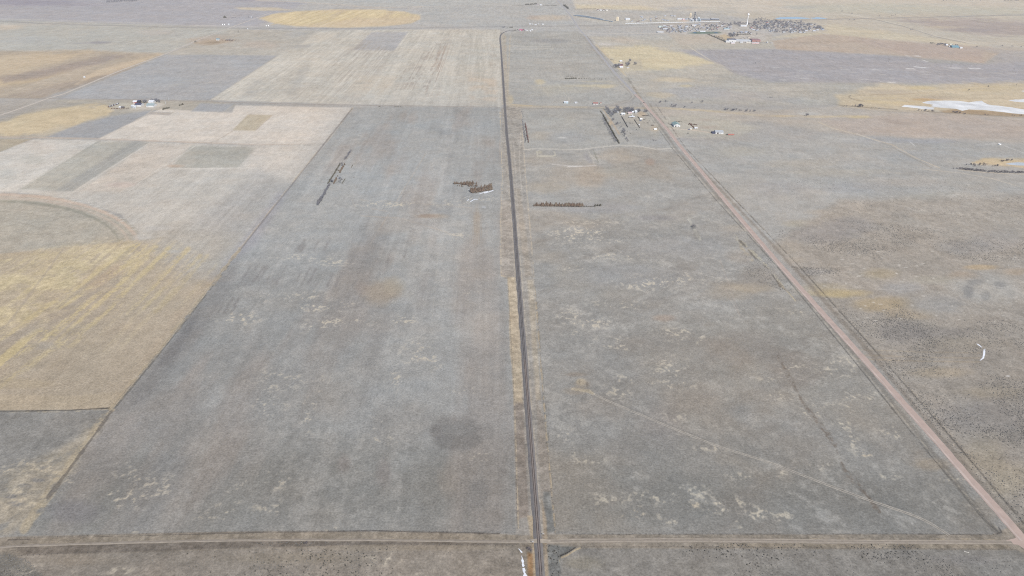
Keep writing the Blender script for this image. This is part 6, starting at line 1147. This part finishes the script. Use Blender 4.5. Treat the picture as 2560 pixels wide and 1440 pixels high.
for x, y in ((1567, 307.5), (1574, 308), (1576, 308.6), (1581, 308.6), (1609, 299), (1611.5, 299.2), (1610, 308), (1618, 307.6), (1620, 308), (1591, 325), (1595, 326), (1568, 329), (1576, 334), (2416, 123.2), (2541, 212), (1623, 303)):
    o = mesh_obj('cow', cm); o.location = P(x, y); o.rotation_euler = (0, 0, rng.uniform(0, 6.28)); tag(o, 'black cow standing in the pens of the roadside farmstead' if x < 2000 else ('black cow on the brown circle near the east farm' if y < 150 else 'black cow by the fence above the frozen lake'), 'cow', 'black cattle in the pens' if x < 2000 else None)
def junk(x, y, L, h, rz, label, group, m=RUSTY):
    e = empty('farm_machine', P(x, y), rz, label, 'farm machine', group); MB().box((0, 0, 0.5), (L, 1.6, h * 0.5), 0, 0, 0.9).build('frame', m, e); MB().box((L * 0.2, 0, 0.5 + h * 0.5), (L * 0.35, 1.2, h * 0.5), 0, 0, 0.7).build('hopper', m, e)
    for sx in (-L * 0.3, L * 0.3):
        for sy in (-0.9, 0.9): MB().beam((sx, sy - 0.12, 0.45), (sx, sy + 0.12, 0.45), 0.45, 8).build('wheel', RUBBER, e)
for k in range(10):
    t = k / 9; junk(1724 + 12 * t + rng.uniform(-0.4, 0.4), 309.5 + 11 * t, rng.uniform(2.5, 4.5), rng.uniform(1.4, 2.4), rng.uniform(0, 3), 'rusty implement in the slanting junk line between barn and shed', 'rusty implements in the junk line')
for x, y in ((1722, 312.5), (1729, 311), (1733, 311.5), (1736, 311.6), (1739, 312.4), (1742, 313), (1733, 317)): junk(x, y, 3, 1.8, rng.uniform(0, 3), 'rusty implement scattered right of the junk line', 'scattered rusty implements')
for k in range(14):
    t = k / 13; junk(271.5 + 26 * t + rng.uniform(-1, 1), 268.5 - 9 * t + rng.uniform(-0.6, 0.6), rng.uniform(3, 6), rng.uniform(1.6, 2.8), rng.uniform(0, 3), 'old machine in the parked row left of the west farmstead', 'machines parked in the west row', (RUSTY, DKSTEEL, STEEL)[k % 3])
for k in range(9): junk(280 + k * 5 + rng.uniform(-1, 1), 271.5 + rng.uniform(-0.5, 1.2), 3.5, 1.6, rng.uniform(0, 3), 'low rusty implement along the lower edge of the west farmstead', 'implements on the west lower edge')
for k in range(8): junk(548 + k * 5 + rng.uniform(-2, 2), 101 + rng.uniform(-1, 1.5), 5, 2.4, rng.uniform(0, 3), 'rusty machine among the bushes of the northwest farm', 'machines of the northwest farm')

# ------------------------------------------------------------------ town skyline: water tower, elevator, silo, trains
def hm(px, x, y): return px * mpp(x, y) / math.cos(math.atan2(H, P(x, y).length)) 
bx, by = 1867.3, 61.4; hh = hm(26.2, bx, by); e = empty('water_tower', P(bx, by), 0, 'white golf ball water tower standing over the town', 'water tower'); R = hm(2.5, bx, by)
zc = hh - R
MB().lathe((0, 0, 0), [(R * 0.95, 0), (R * 0.8, 2), (R * 0.45, hh * 0.16), (R * 0.33, hh * 0.3), (R * 0.33, zc - R * 1.25), (R * 0.42, zc - R * 0.95)], 20).build('stem', PAINTW, e)
MB().lathe((0, 0, zc), [(R * math.cos(a) if abs(a) < 1.55 else 0.02, R * 0.96 * math.sin(a)) for a in [(-1.15 + 2.7 * i / 14) for i in range(15)]], 24).build('tank', PAINTW, e); MB().cyl((0, 0, hh - 0.2), 0.6, 1.6, 8).build('vent', STEEL, e)
MB().box((0, -R * 0.9, 0), (1.2, 0.3, 2.4)).build('door', DKSTEEL, e)
bx, by = 1735.6, 51; hh = hm(19.5, bx, by); e = empty('grain_elevator', P(bx, by), 0, 'tall dark steel elevator leg above the white train', 'grain elevator')
MB().box((0, 0, 0), (4.5, 4.5, hh * 0.92), 0, 0, 0.8).build('leg', DKSTEEL, e); MB().box((0, 0, hh * 0.921), (6.5, 5.5, hh * 0.08)).build('head_house', DKSTEEL, e); MB().box((0, 2, 0), (15, 12, hh * 0.3), 0, 0, 0.9).build('boot_house', DKSTEEL, e); MB().beam((0, -2.5, hh * 0.85), (-22, 1, 12), 0.8, 6).build('spout', DKSTEEL, e); MB().beam((0, -2.5, hh * 0.8), (20, 1, 13), 0.8, 6).build('spout', DKSTEEL, e)
for k in range(5): MB().box((0, 0, hh * (0.3 + 0.12 * k)), (5.6, 5.6, 0.5)).build('platform', STEEL, e)
bx, by = 1725, 47; hh = hm(14, bx, by); e = empty('grain_elevator', P(bx, by), 0, 'slim tan concrete elevator left of the dark steel leg', 'grain elevator')
for dx in (-3.2, 3.2): MB().cyl((dx, 0, 0), 3.0, hh * 0.85, 14).build('silo', TAN, e)
MB().box((0, 0, hh * 0.852), (9, 4, hh * 0.15)).build('head_house', TAN, e)
for k, (x, y, r, h, lb) in enumerate(((1727, 53, 6, 11, 'dull steel bin at the left foot of the dark elevator leg'), (1731.5, 53.6, 5, 9, 'smaller steel bin beside the left foot of the elevator'), (1740.5, 53.4, 6, 10, 'steel bin just right of the dark elevator leg'), (1746, 53, 7, 17, 'tall blue grey bin right of the elevator leg'), (1750, 53.6, 5, 11, 'rightmost steel bin of the elevator group'))): grain_bin(x, y, r, h, lb, m=mat('blue_grey_steel', (0.26, 0.31, 0.35), 0.5, 0.08, 0.2, 0.3) if k > 2 else STEEL)
bld('flat_storage', 'warehouse', 'long dark grain shed right of the elevator', 1764.5, 50.8, 23, 24, 4.5, 3.0, DKSTEEL, RGREY, wins=0); bld('flat_storage', 'warehouse', 'second long dark grain shed farther right of the elevator', 1788, 50.4, 20, 24, 5, 3.0, DKSTEEL, RGREY, wins=0)
bld('workshop', 'shed', 'long white shed above the middle of the train', 1699.5, 49, 12, 14, 5, 2, WHITE, RWHITE, wins=2); bld('workshop', 'shed', 'white shed right of the tan silo', 1569.5, 50.5, 11, 18, 7, 2.4, WHITE, RWHITE, wins=0, doors=BIGD(0)); bld('workshop', 'shed', 'pale pink shed above the train middle', 1709, 50.4, 5, 12, 6, 1.6, mat('pink_render', (0, 0, 0)), RWHITE, wins=0)
for k, (x, y, w) in enumerate(((1604, 43, 6), (1606, 45, 4), (1627, 48.5, 4), (1663, 41, 4), (1680, 40.5, 6), (1687, 41.5, 4), (1663, 52, 4), (1718, 49, 4), (1640, 44, 3))): bld('workshop', 'shed', 'small white yard shed in the blocks above the train', x, y, w, 10, 4, 1.4, TWALL, TROOF if k % 2 else TGREY, group='yard sheds above the train', wins=0)
bx, by = 1543, 51.8; hh = hm(9.3, bx, by); e = empty('concrete_silo', P(bx, by), 0, 'squat cream concrete silo left of the white shed', 'silo')
for dx in (-3.4, 3.4): MB().cyl((dx, 0, 0), 3.6, hh * 0.92, 16).build('silo', mat('cream_concrete', (0.66, 0.57, 0.42), 0.9, 0.06, 0.1, 0.1), e)
MB().box((0, 0, hh * 0.922), (6, 3, hh * 0.08)).build('head_house', TAN, e); MB().beam((3, 0, hh * 0.8), (18, 0, 4), 0.6, 6).build('conveyor', DKSTEEL, e)
# trains
def hopper(L, body, e):
    MB().box((0, 0, 1.15), (L * 0.95, 3.0, 2.7)).build('body', body, e); MB().box((0, 0, 3.86), (L * 0.86, 2.0, 0.3)).build('hatch', RWHITE if body is not m_bl else RSILV, e)
    for sx in (-0.36, 0.36): MB().box((sx * L, 0, 0.1), (2.6, 2.3, 0.9)).build('bogie', DKSTEEL, e)
m_bl = mat('blue_grey_car', (0.33, 0.40, 0.46), 0.6, 0.06, 0.2, 0.3)
def train(px, n, body, label, group):
    c = smooth_line(px, 3.0); d = [0]
    for i in range(1, len(c)): d.append(d[-1] + (c[i] - c[i - 1]).length)
    L = d[-1] / n; first = None
    for k in range(n):
        s = (k + 0.5) * L; i = max(1, next(j for j in range(len(d)) if d[j] >= s - 1e-6)); a = c[i - 1]; b = c[i]; p = a.lerp(b, (s - d[i - 1]) / max(1e-6, d[i] - d[i - 1])); rz = math.atan2(b.y - a.y, b.x - a.x)
        if first is None: first = empty('hopper_car', p, rz, label, 'rail car', group); hopper(L, body, first); continue
        r = first.copy(); COL.objects.link(r); r.location = p; r.rotation_euler = (0, 0, rz)
        for ch in first.children: q = ch.copy(); COL.objects.link(q); q.parent = r
train([(1562.5, 60), (1640, 58.4), (1720, 56.6), (1800, 54.9)], 43, mat('dull_white_car', (0.56, 0.56, 0.55), 0.6, 0.06, 0.2, 0.3), 'white hopper car in the long train below the elevator', 'white cars of the long train')
train([(1434, 39), (1470, 44.6), (1505, 50.6), (1532, 55)], 24, m_bl, 'blue grey car in the lower of two parked strings by the road', 'blue cars of the lower string')
train([(1442, 38.4), (1470, 42.4), (1508, 49.4)], 18, m_bl, 'blue grey car in the upper of two parked strings by the road', 'blue cars of the upper string')

# ------------------------------------------------------------------ fences, poles, signs, tank, mast
m_wire = mat('fence_wire', (0.10, 0.095, 0.09), 0.8, 0.1, 1, 0.2)
def fence(px, gap, h, label, r=0.10, wire=True, group=None):
    c = smooth_line(px, gap); e = empty('wire_fence', c[0], 0, label, 'fence', group); o = c[0].copy(); me = MB().beam((0, 0, 0), (0, 0, h), r, 5, r * 0.85).mesh('post', WOOD); rest = MB()
    q = sorted(range(len(c)), key=lambda i: (c[i] - CP).length); keep = set(q[:100])
    for i, p in enumerate(c):
        d = p - o + Vector((rng.uniform(-.15, .15), rng.uniform(-.15, .15), 0))
        if i in keep: s = mesh_obj('post', me, e); s.location = d; s.rotation_euler = (rng.uniform(-.06, .06), rng.uniform(-.06, .06), 0); s.scale = (1, 1, rng.uniform(0.85, 1.12))
        else: rest.beam(d, d + Vector((0, 0, h)), r, 4)
    if rest.v: tag(rest.build('posts', WOOD, e), kind='stuff')
    if wire:
        w = MB()
        for i in range(len(c) - 1):
            for z in (0.45, 0.95): w.beam(c[i] - o + Vector((0, 0, h * z)), c[i + 1] - o + Vector((0, 0, h * z)), 0.02, 3)
        w.build('wire', m_wire, e)
fence([(24, 1392), (320, 1379), (640, 1370.5), (900, 1362), (1100, 1363), (1282, 1365)], 4.2, 1.35, 'post and wire fence along the bottom lane left of the railway', 0.11)
fence([(1388, 1334), (1500, 1336), (1800, 1336), (2200, 1335.5), (2484, 1337)], 5.2, 1.3, 'post and wire fence above the bottom lane right of the railway', 0.10)
fence([(1402, 1394), (1440, 1371), (1600, 1368), (1900, 1370), (2200, 1373), (2530, 1374.5)], 4.8, 1.3, 'post and wire fence below the bottom lane right of the railway', 0.10)
fence([(30, 1348), (330, 1337), (640, 1330), (950, 1328), (1286, 1333)], 5.5, 1.3, 'weedy fence along the bottom edge of the left pasture', 0.09)
fence([(1294, 1322), (1286, 1000), (1277, 830), (1270, 694)], 5.5, 1.3, 'fence left of the railway beside the straw strip', 0.09); fence([(1388, 1332), (1364, 1062), (1349, 862), (1337, 700)], 5.5, 1.3, 'straw choked fence right of the railway', 0.09)
fence([(2494, 1332), (2286, 1090), (2117, 880), (1944, 668), (1790, 500), (1680, 370)], 6, 1.3, 'fence along the left side of the gravel road', 0.09); fence([(2566, 1312), (2368, 1080), (2182, 867), (1998, 664), (1837, 498), (1717, 372)], 6, 1.3, 'fence along the right side of the gravel road', 0.09)
fence([(278, 1022), (400, 876), (490, 762), (566, 665), (690, 510), (800, 370), (880, 271)], 9, 1.3, 'boundary fence between the tan stubble and left pasture', 0.09); fence([(-40, 1030), (170, 1027), (274, 1021)], 6, 1.3, 'fence under the tan stubble at the left edge', 0.09)
def board(px, h, label):
    c = smooth_line(px, 3); e = empty('board_fence', c[0], 0, label, 'fence'); m = MB()
    for i in range(len(c) - 1): a = c[i] - c[0]; b = c[i + 1] - c[0]; d = b - a; m.box(((a.x + b.x) / 2, (a.y + b.y) / 2, 0.15), (d.length * 1.0, 0.12, h), math.atan2(d.y, d.x))
    m.build('boards', WOOD, e); me = MB().box((0, 0, 0), (0.2, 0.2, h + 0.3)).mesh('post', WOOD)
    for p in c[::4][:90]: o = mesh_obj('post', me, e); o.location = p - c[0] + Vector((0, -0.18, 0))
board([(1554, 291.5), (1569.5, 319)], 2.2, 'dark board fence on the left side of the farmstead pens'); board([(1585, 299), (1599.5, 320)], 1.6, 'broken board fence through the middle of the farmstead pens'); board([(1594, 292), (1600, 299)], 2.2, 'short board windbreak behind the white camper')
fence([(1572, 319), (1604, 319.6)], 5, 1.4, 'rail fence closing the bottom of the farmstead pens', 0.12)
def crossbuck(x, y, label, red=False):
    e = empty('crossing_sign', P(x, y), 0, label, 'sign'); MB().beam((0, 0, 0), (0, 0, 3.6), 0.09, 6).build('post', RUSTY if red else WOOD, e)
    for s in (-1, 1): MB().beam((-0.62, -0.1 - 0.03 * (s + 1), 2.75 + 0.5 * s), (0.62, -0.1 - 0.03 * (s + 1), 2.75 - 0.5 * s), 0.13, 4).build('blade', GREYW, e)
crossbuck(1331.6, 1359.5, 'crossing sign on its post below the lane left of the rails'); crossbuck(1358.2, 1340.5, 'crossing sign on a rusty post above the lane right of the rails', True)
def pole(x, y, hpx, label, h_frame=True):
    hh = hm(hpx, x, y); e = empty('power_pole', P(x, y), 0, label, 'power pole', 'power poles crossing the plain')
    for dx in ((-1.9, 1.9) if h_frame else (0,)): MB().beam((dx, 0, 0), (dx, 0, hh), 0.28, 6, 0.2).build('pole', WOOD, e)
    MB().box((0, 0.2, hh * 0.86), (7.5, 0.3, 0.35)).build('crossarm', WOOD, e)
for x, y, q in ((1931, 134.5, 9.5), (2075, 144, 9.5), (2221, 154.5, 10), (2377, 167, 10), (2532.5, 180, 9.5)): pole(x, y, q, 'wooden power pole on the dark plain below the brown circle')
pole(2541, 215, 6, 'short power pole above the frozen lake', False)
for x, y, q, lb in ((414, 259.5, 11, 'thin pale mast right of the west farmstead'), (422, 251.5, 8, 'second thin mast beyond the field road at the west farmstead')):
    hh = hm(q, x, y); e = empty('radio_mast', P(x, y), 0, lb, 'mast'); MB().beam((0, 0, 0), (0, 0, hh), 0.35, 4, 0.2).build('mast', RSILV, e)
    for a in (0.4, 2.5, 4.6): MB().beam((0, 0, hh * 0.8), (math.cos(a) * hh * 0.4, math.sin(a) * hh * 0.4, 0), 0.03, 3).build('guy_wire', m_wire, e)
e = empty('stock_tank', P(2499, 361.5), 0, 'round white stock tank alone on the right plain', 'stock tank'); MB().lathe((0, 0, 0), [(3.0, 0), (3.0, 1.9), (2.8, 1.9), (2.8, 1.5), (0.01, 1.5)], 18).build('tank_wall', PAINTW, e); MB().beam((3.4, 0.5, 0), (3.4, 0.5, 2.6), 0.12, 6).build('pipe', STEEL, e)
p1, p2 = P(2410, 1379.3), P(2422.5, 1381.6); o = MB().beam((0, 0, 0.16), tuple((p2 - p1) + Vector((0, 0, 0.16))), 0.17, 6).build('fallen_pole', mat('pale_bleached_wood', (0.62, 0.58, 0.52), 0.9, 0.1, 0.8, 0.1)); o.location = p1; tag(o, 'pale bleached pole lying in the grass at the lower right', 'pole')
# ------------------------------------------------------------------ haze: thin blue air over the plain
hb = MB(); hb.box((0, 2800, -1.0), (17000, 8400, H + 12.0)); 
hm = bpy.data.materials.new('thin_haze'); hm.use_nodes = True; hn = hm.node_tree
for n in list(hn.nodes): hn.nodes.remove(n)
pv = hn.nodes.new('ShaderNodeVolumePrincipled'); ou = hn.nodes.new('ShaderNodeOutputMaterial')
pv.inputs['Color'].default_value = (0.86, 0.90, 1.0, 1); pv.inputs['Density'].default_value = SIG; pv.inputs['Anisotropy'].default_value = 0.0
hn.links.new(pv.outputs[0], ou.inputs['Volume'])
ho = hb.build('haze', hm); tag(ho, kind='stuff', label='thin pale blue haze over the plain')
